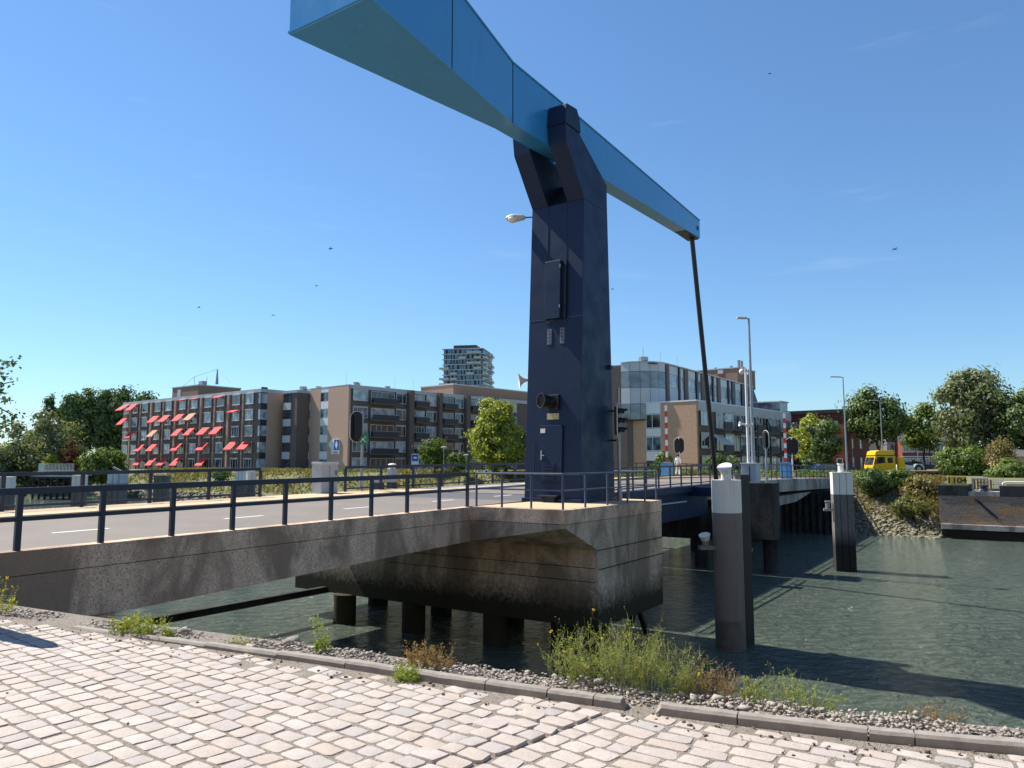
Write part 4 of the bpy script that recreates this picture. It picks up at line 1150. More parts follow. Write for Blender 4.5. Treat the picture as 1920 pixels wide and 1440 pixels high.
m.build('plug_symbol', M['white'], t)
for px, ytop, Y, lab in ((832, 843, 84, 'short park lamp with a cone shade before the small round tree'), (874, 857, 92, 'short park lamp hidden partly at the left of the big green tree')):
    q = low(at_y(px, 880, Y), .1); zt = at_y(px, ytop, Y).z
    t = thing('park_lamp', lab, 'street lamp', q, 'short park lamps')
    m = MB(); m.cyl(q, low(q, zt), .05, .04, 8); m.build('pole', M['steel'], t, smooth=True)
    m = MB(); m.lathe(low(q, zt - .02), [(0, .05), (.25, .33), (.32, .33), (.38, .1)], 14); m.build('lamp_shade', M['lampgrey'], t, smooth=True)
q = low(at_y(912, 880, 70), .1)
t = thing('round_sign', 'small round white sign low behind the railing under the big tree', 'sign', q)
m = MB(); m.cyl(q, low(q, .9), .03, .03, 8); m.build('pole', M['steel'], t)
m = MB(); m.cyl(low(q, .75) - Yv * .05, low(q, .75) - Yv * .08, .22, .22, 16); m.build('sign_disc', M['white'], t)
m = MB(); m.cyl(low(q, .75) - Yv * .081, low(q, .75) - Yv * .09, .1, .1, 12); m.build('sign_mark', M['slate'], t)

# ================================================================== PERSON
def person():
    f = Vector((-.55, .83, 0)).normalized(); f = U.copy(); s = Vector((f.y, -f.x, 0))   # walking away
    base = low(at_y(1272, 893, 60), 0); base.z = zdeck(38) + .115
    t = thing('person', 'person in a white shirt and pale trousers walking away along the bridge', 'person', base)
    def P(r, fw, z): return base + s * r + f * fw + Z * z
    def skin(name, verts, edges, rad, m_):
        me = bpy.data.meshes.new(name); me.from_pydata([v - base for v in verts], edges, []); 
        o = finish(me, name, m_, t)
        md = o.modifiers.new('skin', 'SKIN'); sv = me.skin_vertices[0].data
        for i, r in enumerate(rad): sv[i].radius = r if isinstance(r, tuple) else (r, r)
        sv[0].use_root = True
        sb = o.modifiers.new('sub', 'SUBSURF'); sb.levels = 2; sb.render_levels = 2
        return o
    bv = [P(0, 0, .95), P(0, .01, 1.15), P(0, .02, 1.36), P(0, .02, 1.50), P(0, .04, 1.60), P(0, .05, 1.70),
          P(.09, .02, .90), P(.10, .16, .50), P(.10, .12, .08), P(.10, .25, .04), P(-.09, 0, .90), P(-.10, -.06, .50), P(-.10, -.28, .13), P(-.10, -.2, .03),
          P(.19, .02, 1.42), P(.24, -.08, 1.15), P(.25, -.06, .92), P(.25, -.03, .80), P(-.19, .02, 1.42), P(-.28, .08, 1.16), P(-.34, .14, .94), P(-.37, .18, .84)]
    be = [(0, 1), (1, 2), (2, 3), (3, 4), (4, 5), (0, 6), (6, 7), (7, 8), (8, 9), (0, 10), (10, 11), (11, 12), (12, 13), (2, 14), (14, 15), (15, 16), (16, 17), (2, 18), (18, 19), (19, 20), (20, 21)]
    bo = skin('body', bv, be, [(.15, .11), (.13, .09), (.16, .1), (.06, .055), (.075, .085), (.07, .085), .085, .06, .042, .035, .085, .06, .042, .035, .05, .04, .032, .03, .05, .04, .032, .03], M['skin'])
    sv = [P(0, 0, .92), P(0, .01, 1.15), P(0, .02, 1.38), P(0, .02, 1.47), P(.19, .02, 1.42), P(.24, -.08, 1.16), P(.25, -.06, 1.0), P(-.19, .02, 1.42), P(-.28, .08, 1.17), P(-.33, .13, 1.0)]
    skin('shirt', sv, [(0, 1), (1, 2), (2, 3), (2, 4), (4, 5), (5, 6), (2, 7), (7, 8), (8, 9)], [(.175, .13), (.155, .11), (.185, .12), .07, .068, .055, .048, .068, .055, .048], M['shirt'])
    tv = [P(0, 0, .98), P(.09, .02, .88), P(.10, .16, .50), P(.10, .12, .12), P(-.09, 0, .88), P(-.10, -.06, .50), P(-.10, -.27, .16)]
    skin('trousers', tv, [(0, 1), (1, 2), (2, 3), (0, 4), (4, 5), (5, 6)], [(.17, .125), .1, .075, .062, .1, .075, .062], M['trouser'])
    m = MB(); m.ell(P(0, .035, 1.70), (.098, .108, .115), 14, 10); m.build('hair', M['hair'], t, smooth=True)
person()

# ================================================================== BUILDINGS
class Fr:
    """facade frame: origin, direction along the wall, outward normal"""
    def __init__(s, O, d, n): s.O = low(Vector(O), 0); s.d = Vector(d).normalized(); s.n = Vector(n).normalized()
    def p(s, a, n, z): return s.O + s.d * a + s.n * n + Z * z
    def box(s, mb, a0, a1, z0, z1, n0, n1):
        mb.obox(s.p((a0 + a1) / 2, (n0 + n1) / 2, (z0 + z1) / 2), s.d * ((a1 - a0) / 2), s.n * ((n1 - n0) / 2), Z * ((z1 - z0) / 2)); return mb
    def part(s, parent, name, m_, a0, a1, z0, z1, n0, n1, bevel=0):
        return s.box(MB(), a0, a1, z0, z1, n0, n1).build(name, m_, parent, bevel=bevel)
    def s_at(s, px, py=800):
        r = ray(px, py); k = s.n.dot(s.O - low(CE, 0)) / s.n.dot(low(r, 0)); q = low(CE + r * k, 0); return (q - s.O).dot(s.d)
def window(F, parent, a0, a1, z0, z1, n0=.02, split=(.5,), gl='glass', fr='frame', fw=.09, open_=None):
    """a window: frame mesh with a pane child"""
    mb = MB(); w = fw
    F.box(mb, a0, a1, z0, z0 + w, n0, n0 + .07); F.box(mb, a0, a1, z1 - w, z1, n0, n0 + .07)
    F.box(mb, a0, a0 + w, z0 + w, z1 - w, n0, n0 + .07); F.box(mb, a1 - w, a1, z0 + w, z1 - w, n0, n0 + .07)
    for f in split:
        c = a0 + (a1 - a0) * f; F.box(mb, c - w * .45, c + w * .45, z0 + w, z1 - w, n0, n0 + .06)
    o = mb.build('window', M[fr], parent)
    gls = gl if isinstance(gl, (list, tuple)) else [gl]
    F.part(o, 'pane', M[random.choice(gls)], a0 + w * .5, a1 - w * .5, z0 + w * .5, z1 - w * .5, n0 - .01, n0 + .03)
    return o
def awning(F, parent, a0, a1, z1, depth, drop, m_='red'):
    mb = MB()
    p = [F.p(a0, .42, z1), F.p(a1, .42, z1), F.p(a1, .42 + depth, z1 - drop), F.p(a0, .42 + depth, z1 - drop)]
    mb.prism(p, Vector((0, 0, -.03)))
    mb.prism([p[3], p[2], p[2] - Z * .18, p[3] - Z * .18], F.n * .02)
    mb.build('awning', M[m_], parent)

# ---- building with the red awnings
A_R = at_z(490, 728.6, 15.0); A_L = at_z(232, 755, 15.0)
dA = (low(A_L, 0) - low(A_R, 0)).normalized(); nA = Vector((dA.y, -dA.x, 0)); nA = nA if nA.y < 0 else -nA
FA = Fr(A_R, dA, nA); LA = (low(A_L, 0) - low(A_R, 0)).length
bA = thing('awning_apartment_building', 'five storey dark brick apartment building with many red window awnings', 'building', FA.p(LA / 2, -6, .1))
FA.part(bA, 'wall', M['brickdark'], .0, LA, .0, 14.35, -12, 0)
FA.part(bA, 'roof_edge', M['roofband'], -.1, LA + .1, 14.36, 15.0, -12.1, .12)
FA.part(bA, 'roof', M['roof'], .2, LA - .2, 14.9, 15.02, -11.8, -.1)
bays = [FA.s_at(px) for px in (468, 442.8, 413.8, 390, 364, 342, 316, 295.6, 272, 253.4, 237.5)]
aw = {4: {10: 'big', 9: 'red', 2: 'small', 4: 'shut', 5: 'shut'}, 3: {10: 'red', 7: 'red', 6: 'red', 5: 'red', 4: 'redfade', 1: 'small'}, 2: {9: 'red', 7: 'redfade', 5: 'red', 4: 'red', 3: 'red', 2: 'red'},
      1: {8: 'red', 7: 'red', 5: 'red', 3: 'red', 1: 'red', 0: 'red'}, 0: {8: 'red', 7: 'red', 6: 'red', 5: 'red', 3: 'red'}}
for k in range(5):
    zw = .35 + 3.0 * k
    for i, s_ in enumerate(bays):
        w = 1.18 if i > 0 else 1.2
        window(FA, bA, s_ - w, s_ + w, zw + (.0 if k else -.25), zw + 1.85, .14, (.3, .7) if i % 2 else (.35,), ['curtain', 'curtain', 'glass'] if k else ['darkglass', 'glass'])
        FA.part(bA, 'sill', M['roofband'], s_ - w - .05, s_ + w + .05, zw - .1, zw + .0, .1, .34)
        FA.part(bA, 'blind_box', M['frame'], s_ - w, s_ + w, zw + 1.86, zw + 2.02, .1, .36)
        st = aw[k].get(i)
        if st == 'shut': awning(FA, bA, s_ - w, s_ + w, zw + 2.0, .35, .12)
        elif st == 'small': awning(FA, bA, s_ - w - .05, s_ + w + .05, zw + 2.0, 1.1, .42)
        elif st == 'big': awning(FA, bA, s_ - w - .3, s_ + w + .3, zw + 2.0, 1.7, 1.25)
        elif st: awning(FA, bA, s_ - w - .1, s_ + w + .1, zw + 2.0, 1.4, 1.4, st)
for i in range(0, 10):
    c = (bays[i] + bays[i + 1]) / 2
    wide = .29 if i % 2 else .16
    FA.part(bA, 'pier', M['brick'], c - wide, c + wide, 0, 14.36, 0, .3 if i % 2 else .2)
# glazed corner strip and blank end wall
FE = Fr(FA.p(0, 0, 0), -FA.n, -FA.d)
for k in range(5):
    zw = .35 + 3 * k
    FA.part(bA, 'corner_pane', M['curtain'], -.06, .45, zw, zw + 1.85, .02, .16)
    FE.part(bA, 'corner_pane', M['curtain'], .0, 1.3, zw, zw + 1.85, -.02, .08)
    FE.part(bA, 'corner_panel', M['slate'], .0, 1.3, zw + 1.86, zw + 2.98, -.02, .06)
FE.part(bA, 'end_wall', M['brick'], 1.32, 6.2, 0, 14.35, 0, .1)
pA0, pA1 = FA.s_at(334) , FA.s_at(286)
ph = FA.part(bA, 'penthouse', M['brickmid'], pA0, pA1, 15.0, 17.7, -14, -4)
FA.part(bA, 'penthouse_roof', M['roofband'], pA0 - .1, pA1 + .1, 17.71, 17.95, -14.1, -3.9)
FA.part(ph, 'door', M['panelgrey'], FA.s_at(302), FA.s_at(296), 15.1, 17.3, -4.02, -3.94)
FA.part(ph, 'roof_vent', M['steel'], FA.s_at(333), FA.s_at(326), 17.96, 18.8, -6, -5)
mb = MB(); c = FA.p(FA.s_at(352), -6, 17.9); tp = c + Z * 3.2
mb.cyl(c, tp, .35, .1, 8); mb.cyl(c + dA * 9, c + dA * 9 + Z * 2.2, .05, .05, 6); mb.cyl(c + dA * 4, c + dA * 4 + Z * 1.8, .05, .05, 6)
mb.cyl(tp, c + dA * 9 + Z * 2.2, .04, .04, 5); mb.cyl(tp, c - dA * 5, .04, .04, 5); mb.cyl(c + dA * 9 + Z * 2.2, c + dA * 15, .04, .04, 5)
mb.build('aerial_frame', M['steel'], bA)
# ---- stair link between the two blocks
FL = Fr(FA.p(-4.2, -3.6, 0) , -dA, nA)
bl = thing('stair_link', 'narrow stairwell block with pale panels between the awning building and its neighbour', 'building', FL.p(2, -4, .1))
l0, l1 = FL.s_at(529), FL.s_at(556)
FL.part(bl, 'wall', M['brickdark'], l0, l1, 0, 14.2, -8, 0)
FL.part(bl, 'roof_edge', M['roofband'], l0, l1, 14.21, 14.7, -8, .1)
w0, w1 = FL.s_at(531), FL.s_at(545)
for k in range(5):
    window(FL, bl, w0, w1, .5 + 3 * k, 2.1 + 3 * k, .05, (.5,), 'darkglass', 'darkframe')
    if k: FL.part(bl, 'panel', M['panelgrey'], w0, w1, 2.15 + 3 * (k - 1), .45 + 3 * k, .02, .12)
FL.part(bl, 'roof_vent', M['steel'], (l0 + l1) / 2, (l0 + l1) / 2 + .9, 14.7, 15.6, -3, -2)
# ---- balcony building
B_C = low(at_z(657, 722, 15.0), 0); B_E = low(at_z(554, 729, 15.0), 0)
LB0 = (B_E - B_C).length; dB = (V + U * .13).normalized(); nB = Vector((dB.y, -dB.x, 0)); nB = nB if nB.y < 0 else -nB
FBe = Fr(B_C, dB, nB); LBe = (B_E - B_C).length
FBf = Fr(B_C, -nB, -dB); LBf = 62.0
bB = thing('balcony_apartment_building', 'five storey brown brick apartment building with balconies and an arrow sign on its end wall', 'building', B_C + dB * 6 - nB * 12 + Z * .1)
mb = MB(); mb.prism([FBe.p(.1, -.1, 0), FBe.p(LBe, -.1, 0), FBe.p(LBe, -LBf, 0), FBe.p(.1, -LBf, 0)], Z * 14.4); mb.build('wall', M['brickdark'], bB)
# end wall: brick strips with two columns of windows and white panels
cA0, cA1 = FBe.s_at(583), FBe.s_at(569); cB0, cB1 = FBe.s_at(617), FBe.s_at(602)
for a, b in ((0, cB0), (cB1, cA0), (cA1, LBe)): FBe.part(bB, 'end_wall', M['brick'], a, b, 0, 15.0, -.1, .3)
FBe.part(bB, 'roof_edge', M['roofband'], 0, LBe, 15.0, 15.12, -LBf, .32)
for a, b in ((cB0, cB1), (cA0, cA1)):
    for k in range(5):
        window(FBe, bB, a, b, .45 + 3 * k, 2.15 + 3 * k, .19, (.35,), ['darkglass', 'glass'])
        FBe.part(bB, 'panel', M['white'], a, b, 2.17 + 3 * k, min(3.43 + 3 * k, 15.0), -.05, .27)
# facade in shade: bays of balconies, windows and brick piers
def pxs(F, *a): return [F.s_at(x) for x in a]
FBf.part(bB, 'roof_edge', M['roofband'], 0.0, LBf, 14.42, 15.0, -.4, .2)
win = [(660, 688), (741, 760), (798, 817), (852, 868), (905, 920), (955, 968)]
bal = [(691, 740), (772, 797), (825, 851), (878, 904), (930, 953)]
pier = [(762, 771), (818, 824.5), (869, 877), (921, 929)]
for k in range(5):
    z = .4 + 3 * k
    for (a, b) in win:
        s0, s1 = pxs(FBf, a, b)
        window(FBf, bB, s0, s1, z - .05, z + 1.85, .1, (.3,) if a == 660 else (.62,), ['glass', 'curtain', 'darkglass'])
        FBf.part(bB, 'lintel_panel', M['roofband'], s0, s1, z + 1.86, z + 2.02, .05, .22)
    for (a, b) in bal:
        s0, s1 = pxs(FBf, a, b)
        window(FBf, bB, s0 + .4, s1 - .2, z - .3, z + 1.9, .02, (.25, .45, .7), ['darkglass', 'glass', 'curtain'])
        if k:
            o = FBf.part(bB, 'balcony', M['brickdark'], s0, s1, z - .55, z - .35, .02, 1.3)
            FBf.part(o, 'balcony_front', M['slate'], s0, s1, z - .36, z + .62, 1.22, 1.3)
            mb = MB(); FBf.box(mb, s0, s1, z + .66, z + .72, 1.22, 1.3); mb.build('handrail', M['steel'], o)
            if a != 691: FBf.part(o, 'side_panel', M['slate'], s0 - .02, s0 + .06, z - .36, z + .62, .02, 1.22)
for (a, b) in pier:
    s0, s1 = pxs(FBf, a, b); FBf.part(bB, 'pier', M['brickdark'], s0, s1, 0, 15.0, .0, .9)
for px in (570, 640, 688, 745): 
    c = FBe.p(FBe.s_at(px), -3, 15.1) if px < 650 else FBf.p(FBf.s_at(px), -3, 15.0)
    mb = MB(); mb.lathe(c, [(0, .4), (.5, .4), (.55, .55), (.8, .55)], 10); mb.build('roof_vent', M['steel'], bB)
for px in (660, 752, 787):
    c = FBf.p(max(.5, FBf.s_at(px)), -2, 15.0); mb = MB(); mb.cyl(c, c + Z * 2.4, .025, .02, 5); mb.build('aerial', M['steel'], bB)
s0 = FBf.s_at(888)
ph = FBf.part(bB, 'penthouse', M['brickmid'], s0 - 2, LBf - 2, 15.0, 17.6, -14, -4)
FBf.part(bB, 'penthouse_roof', M['roofband'], s0 - 2.1, LBf - 1.9, 17.61, 17.85, -14.1, -3.9)
# arrow sign on the end wall
s0, s1 = FBe.s_at(641), FBe.s_at(625.5); z0, z1 = 2.9, 5.9
t = thing('wall_arrow_sign', 'white and blue arrow shaped sign with a white diamond on the brick end wall', 'sign', FBe.p((s0 + s1) / 2, .35, 4.4))
mb = MB(); mid = s0 + (s1 - s0) * 1.0
mb.prism([FBe.p(s0, .33, 3.0), FBe.p(s1, .33, 3.0), FBe.p(s1, .33, 3.9), FBe.p(s1 + .85, .33, 4.75), FBe.p(s1, .33, 5.6), FBe.p(s0, .33, 5.6)], FBe.n * .12); mb.build('sign_board', M['white'], t)
FBe.part(t, 'blue_field', M['signlb'] if 'signlb' in M else M['signblue'], s0 + .08, s0 + (s1 - s0) * .62, 3.72, 5.52, .46, .48)
mb = MB(); c = s0 + .08 + ((s1 - s0) * .62 - .08) / 2
mb.prism([FBe.p(c - .42, .485, 4.62), FBe.p(c, .485, 3.86), FBe.p(c + .42, .485, 4.62), FBe.p(c, .485, 5.38)], FBe.n * .01); mb.build('diamond', M['white'], t)
mb = MB()
for k in range(7): FBe.box(mb, s0 + .2 + k * .23, s0 + .34 + k * .23, 3.22, 3.38, .46, .47)
mb.build('lettering_line', M['signblue'], t)
# ---- right hand building: low wing in front
C_C = low(at_z(1307, 750.5, 9.6), 0); C_E = low(at_z(1140, 758.5, 9.6), 0)
dC = (V + U * .11).normalized(); nC = Vector((dC.y, -dC.x, 0)); nC = nC if nC.y < 0 else -nC
FCe = Fr(C_C, dC, nC); LCe = (C_E - C_C).length
FCf = Fr(C_C, -nC, -dC); LCf = FCf.s_at(1482)
bC = thing('low_wing_building', 'three storey orange brown brick wing with white panels and curved balcony screens', 'building', C_C + dC * 5 - nC * 20 + Z * .1)
mb = MB(); mb.prism([FCe.p(.1, -.1, 0), FCe.p(LCe + 5, -.1, 0), FCe.p(LCe + 5, -LCf, 0), FCe.p(.1, -LCf, 0)], Z * 9.2); mb.build('wall', M['brickdark'], bC)
c0, c1 = FCe.s_at(1241), FCe.s_at(1213); e0, e1 = FCe.s_at(1176), FCe.s_at(1155)
for a, b in ((0, c0), (c1, e0), (e1, LCe + 5)): FCe.part(bC, 'end_wall', M['brickorange'], a, b, 0, 9.5, -.1, .3)
FCe.part(bC, 'roof_edge', M['white'], -.05, LCe + 5, 9.5, 9.68, -LCf, .36)
for a, b in ((c0, c1), (e0, e1)):
    for k, (z0, z1) in enumerate(((.3, 1.75), (3.1, 5.0), (6.15, 8.05))):
        window(FCe, bC, a, b, z0, z1, .19, (.58,), ['darkglass', 'glass'], 'frame' if k else 'darkframe')
    for z0, z1 in ((1.8, 3.05), (5.05, 6.1), (8.1, 9.5)): FCe.part(bC, 'panel', M['white'], a, b, z0, z1, -.05, .27)
FCf.part(bC, 'roof_edge', M['roofband'], 0.02, LCf, 8.3, 9.5, -.4, .15)
wC = [(1313, 1328), (1358, 1374), (1387, 1403), (1420, 1427), (1443, 1452), (1462, 1467)]
bC_ = [(1341, 1357), (1374, 1387), (1404, 1419), (1428, 1442), (1453, 1461), (1468, 1476)]
for k in range(3):
    z = .4 + 3.0 * k
    for a, b in wC:
        s0, s1 = pxs(FCf, a, b); window(FCf, bC, s0, s1, z, z + 1.9, .1, (.35,), ['glass', 'curtain', 'darkglass'])
        FCf.part(bC, 'lintel_panel', M['roofband'], s0, s1, z + 1.91, z + 2.1, .05, .22)
    for i, (a, b) in enumerate(bC_):
        s0, s1 = pxs(FCf, a, b)
        window(FCf, bC, s0 + .2, s1 - .2, z - .3, z + 1.9, .02, (.4,), ['darkglass', 'glass'])
        if k:
            o = FCf.part(bC, 'balcony', M['brickdark'], s0, s1, z - .6, z - .4, .02, 1.4)
            FCf.part(o, 'balcony_front', M['slate'], s0, s1, z - .41, z + .6, 1.32, 1.4)
            if k == 2:
                mb = MB(); mb.tube([FCf.p(s0, .1 + 1.3 * math.sin(a_), z + .6 + 1.6 * math.cos(a_)) for a_ in np.linspace(0, math.pi / 2, 8)], .06, 6)
                mb.build('curved_screen_edge', M['frame'], o)
s0, s1 = pxs(FCf, 1331, 1350)
awn = MB(); awn.prism([FCf.p(s0, .2, 5.3), FCf.p(s1, .2, 5.3), FCf.p(s1, 2.0, 3.9), FCf.p(s0, 2.0, 3.9)], Vector((0, 0, -.03))); awn.build('awning', M['stripe'], bC, label='striped white awning')
# taller block behind with the rounded glazed bay
D_C = low(at_z(1227, 677, 15.2), 0)
FDf = Fr(D_C, U + V * -.02, -V); LDf = FDf.s_at(1404); FDe = Fr(D_C, (V + U * .11).normalized(), (-U + V * .11).normalized())
bD = thing('round_bay_building', 'taller brick block with a rounded glazed corner bay behind the low wing', 'building', D_C + U * 15 + V * 6 + Z * .1)
mb = MB(); mb.prism([FDf.p(3.2, -.1, 0), FDf.p(LDf, -.1, 0), FDf.p(LDf, -12, 0), FDf.p(0, -12, 0), FDf.p(0, -4.2, 0)], Z * 14.9); mb.build('wall', M['brickdark'], bD)
e0 = FDe.s_at(1166); FDe.part(bD, 'end_wall', M['brickorange'], e0, e0 + 7, 0, 15.0, -.4, .2)
FDf.part(bD, 'roof', M['roof'], .5, LDf, 14.95, 15.1, -12, -.3)
# rounded bay
cen = FDf.p(3.6, -4.0, 0); rad = 4.15; nseg = 5
def arc(i, r, z): a = math.atan2(-U.y, -U.x) - R(12) + R(96) * i / nseg; return cen + Vector((math.cos(a) * r, math.sin(a) * r, z))
for i in range(nseg):
    for (z0, z1, m_, nm) in ((14.0, 15.2, 'panelgrey', 'panel'), (11.75, 13.95, 'greyglass', 'bay_window'), (9.55, 11.7, 'panelgrey', 'panel'), (7.4, 9.5, 'greyglass', 'bay_window')):
        mb = MB(); g_ = .02
        p0, p1 = arc(i + g_, rad, 0), arc(i + 1 - g_, rad, 0); q0, q1 = arc(i + g_, rad - .25, 0), arc(i + 1 - g_, rad - .25, 0)
        mb.hexa([low(p0, z0), low(p1, z0), low(q1, z0), low(q0, z0)], [low(p0, z1), low(p1, z1), low(q1, z1), low(q0, z1)]); mb.build(nm, M[m_], bD)
mb = MB(); mb.prism([arc(i, rad - .1, 7.25) for i in np.linspace(0, nseg, 16)] + [cen + Z * 7.25], Z * 7.9); mb.build('bay_core', M['slate'], bD)
mb = MB(); mb.prism([arc(i, rad + .05, 15.2) for i in np.linspace(0, nseg, 16)] + [cen + Z * 15.2], Z * .14); mb.build('bay_roof_edge', M['roofband'], bD)
# facade strips
strips = [(1227, 1237, 'slate'), (1238, 1246, 'w'), (1247, 1253, 'brickdark'), (1254, 1270, 'w3'), (1270.5, 1273, 'slate'), (1274, 1280, 'w'), (1281, 1287, 'brickdark'), (1288, 1301, 'w3'), (1302, 1305, 'slate'), (1306, 1310.5, 'w'),
          (1311, 1318, 'brickdark'), (1319, 1330, 'w3'), (1331, 1333.5, 'slate'), (1334, 1339, 'w'), (1340, 1345, 'brickdark'), (1346, 1358, 'w3'), (1359, 1361, 'slate'), (1362, 1365, 'w'), (1365.5, 1371, 'slate'), (1371.5, 1382, 'w3'), (1383, 1390, 'slate'), (1391, 1398, 'brickdark'), (1399, 1404, 'w')]
for a, b, k in strips:
    s0, s1 = pxs(FDf, a, b)
    s0 = max(s0, 3.4)
    if s1 <= s0: continue
    if k[0] != 'w': FDf.part(bD, 'pier', M[k], s0, s1, 0, 15.15, -.05, .25); continue
    FDf.part(bD, 'panel', M['panelgrey'], s0, s1, 13.9, 15.1, -.05, .08); FDf.part(bD, 'panel', M['panelgrey'], s0, s1, 9.75, 11.95, -.05, .08)
    for z0, z1 in ((12.0, 13.85), (7.9, 9.7)): window(FDf, bD, s0, s1, z0, z1, -.02, (.33, .66) if k == 'w3' else (), ['glass', 'curtain'])
FDf.part(bD, 'roof_edge', M['roofband'], 3.4, LDf, 15.16, 15.32, -.5, .3)
s0, s1 = FDf.s_at(1404), FDf.s_at(1420)
mb = MB(); mb.prism([FDf.p(s0, 0, 0), FDf.p(s1, 0, 0), FDf.p(s1, 0, 10.2), FDf.p(s0, 0, 15.6)], -FDf.n * 10); mb.build('sloping_end', M['slate'], bD)
E_C = low(at_z(1382, 689, 18.3), 0)
FPf = Fr(E_C, U, -V); FPe = Fr(E_C, (V + U * .11).normalized(), (-U + V * .11).normalized())
ph = FPe.part(bD, 'penthouse', M['brickmid'], 0, 14, 14.9, 18.2, -8, 0)
FPe.part(bD, 'penthouse_roof', M['roofband'], -.1, 14.1, 18.2, 18.4, -8.1, .1)
s0, s1 = FPe.s_at(1359), FPe.s_at(1349); FPe.part(ph, 'door', M['redbrick'], s0, s1, 15.0, 17.4, .01, .08)
FPe.part(ph, 'door_panel', M['panelgrey'], s0, s1, 17.42, 18.1, .01, .08)
for px, h in ((1376, 1.6), (1381, 1.4), (1361, .7), (1331, .6)):
    c = FPe.p(FPe.s_at(px), -3, 18.4); mb = MB(); mb.cyl(c, c + Z * h, .3, .3, 8); mb.build('flue', M['steel'], bD)
for px in (1190, 1228, 1262):
    c = FDf.p(3 + (px - 1190) * .12, -3, 15.1); mb = MB(); mb.lathe(c, [(0, .45), (.6, .45), (.7, .7), (1.2, .7)] if px == 1190 else [(0, .35), (.5, .35), (.55, .45), (.7, .45)], 10); mb.build('roof_vent', M['steel'], bD)
for px in (1210, 1246, 1276, 1305):
    c = FDf.p(max(3, FDf.s_at(px)), -3, 15.1); mb = MB(); mb.cyl(c, c + Z * 2.6, .02, .02, 5); mb.build('aerial', M['steel'], bD)
t = thing('corner_house', 'small pale topped stair block at the far end of the low wing', 'building', FCf.p(LCf + 2, -4, .1))
FCf.part(t, 'wall', M['brickdark'], LCf + .5, LCf + 5, 0, 9.5, -8, -1.5); FCf.part(t, 'window', M['glass'], LCf + 1, LCf + 4.6, 9.51, 11.6, -7, -2)
FCf.part(t, 'roof', M['roofband'], LCf + .8, LCf + 4.8, 11.61, 11.8, -7.2, -1.8)
# ---- red brick block at right
D2 = low(at_z(1583, 769, 10.4), 0)
F2 = Fr(D2, (V + U * .11).normalized(), (-U + V * .11).normalized()); F2s = Fr(D2, (U - V * .11).normalized(), (-V - U * .11).normalized())
b2 = thing('red_brick_building', 'plain red brick block with a dark flat roof behind the small round tree', 'building', D2 + V * 8 + U * 6 + Z * .1)
F2.part(b2, 'wall', M['redbrick'], 0, 22, 0, 10.0, -14, 0)
F2.part(b2, 'roof_edge', M['slate'], -.2, 22.2, 10.01, 10.6, -14.2, .25)
for px, k in ((1565, 2), (1490, 2), (1527, 2), (1572, 0), (1528, 0), (1545, 0)):
    s0 = F2.s_at(px); window(F2, b2, s0 - .5, s0 + .5, .5 + 3.2 * k, 2.2 + 3.2 * k, .0, (), ['curtain', 'glass'])
for k in range(3): window(F2s, b2, 3, 4.2, .8 + 3.2 * k, 2.4 + 3.2 * k, .0, (), ['glass']); window(F2s, b2, 8, 9.2, .8 + 3.2 * k, 2.4 + 3.2 * k, .0, (), ['glass'])
q = low(at_y(1606, 870, 148), 0); F3 = Fr(q, X, -Yv)
t = thing('beige_building', 'beige rendered blank gable behind the big tree and the truck', 'building', F3.p(3, -4, .1))
F3.part(t, 'wall', M['beige'], 0, 5.0, 2.4, 8.2, -10, 0); F3.part(t, 'base_wall', M['redbrick'], 0, 5.0, 0, 2.39, -10, .02); F3.part(t, 'roof_edge', M['slate'], -.1, 5.1, 8.21, 8.5, -10, .1)
# ---- terrace behind the trees
def house(px0, px1, Y, ztop, label, wallm, nb, bands=True):
    p0 = low(at_y(px0, 870, Y), 0); p1 = low(at_y(px1, 870, Y), 0); F = Fr(p0, X, -Yv); L = (p1 - p0).length
    t = thing('terraced_house', label, 'house', F.p(L / 2, -4, .1), 'brick houses behind the trees')
    F.part(t, 'wall', M[wallm], 0, L, 0, ztop, -8, 0)
    mb = MB(); mb.prism([F.p(0, .3, ztop), F.p(0, -8.3, ztop), F.p(0, -4, ztop + (3 if bands else .9))], X * L); mb.build('roof', M['roof'], t)
    for k in range(int(ztop // 3)):
        for i in range(nb):
            c = L * (i + .5) / nb; window(F, t, c - .65, c + .65, .7 + 3 * k, 2.5 + 3 * k, .0, (.5,), ['darkglass', 'glass'], 'frame', .14)
        if bands: F.part(t, 'stone_band', M['white'], 0, L, 2.72 + 3 * k, 2.9 + 3 * k, .0, .08)
house(1664, 1692, 168, 9, 'dark brick house left in the row behind the truck', 'brickdark', 3)  # dark brown brick beside the red brick houses
house(1693, 1743, 165, 6.2, 'red brick house with white stone bands behind the truck chassis', 'redbrick', 4)
house(1744, 1800, 166, 6.2, 'red brick house with white bands, half hidden by the tall grey green tree', 'redbrick', 4)
house(1890, 1990, 92, 2.3, 'low house with a brown roof at the right edge of the view', 'brickorange', 5, False)
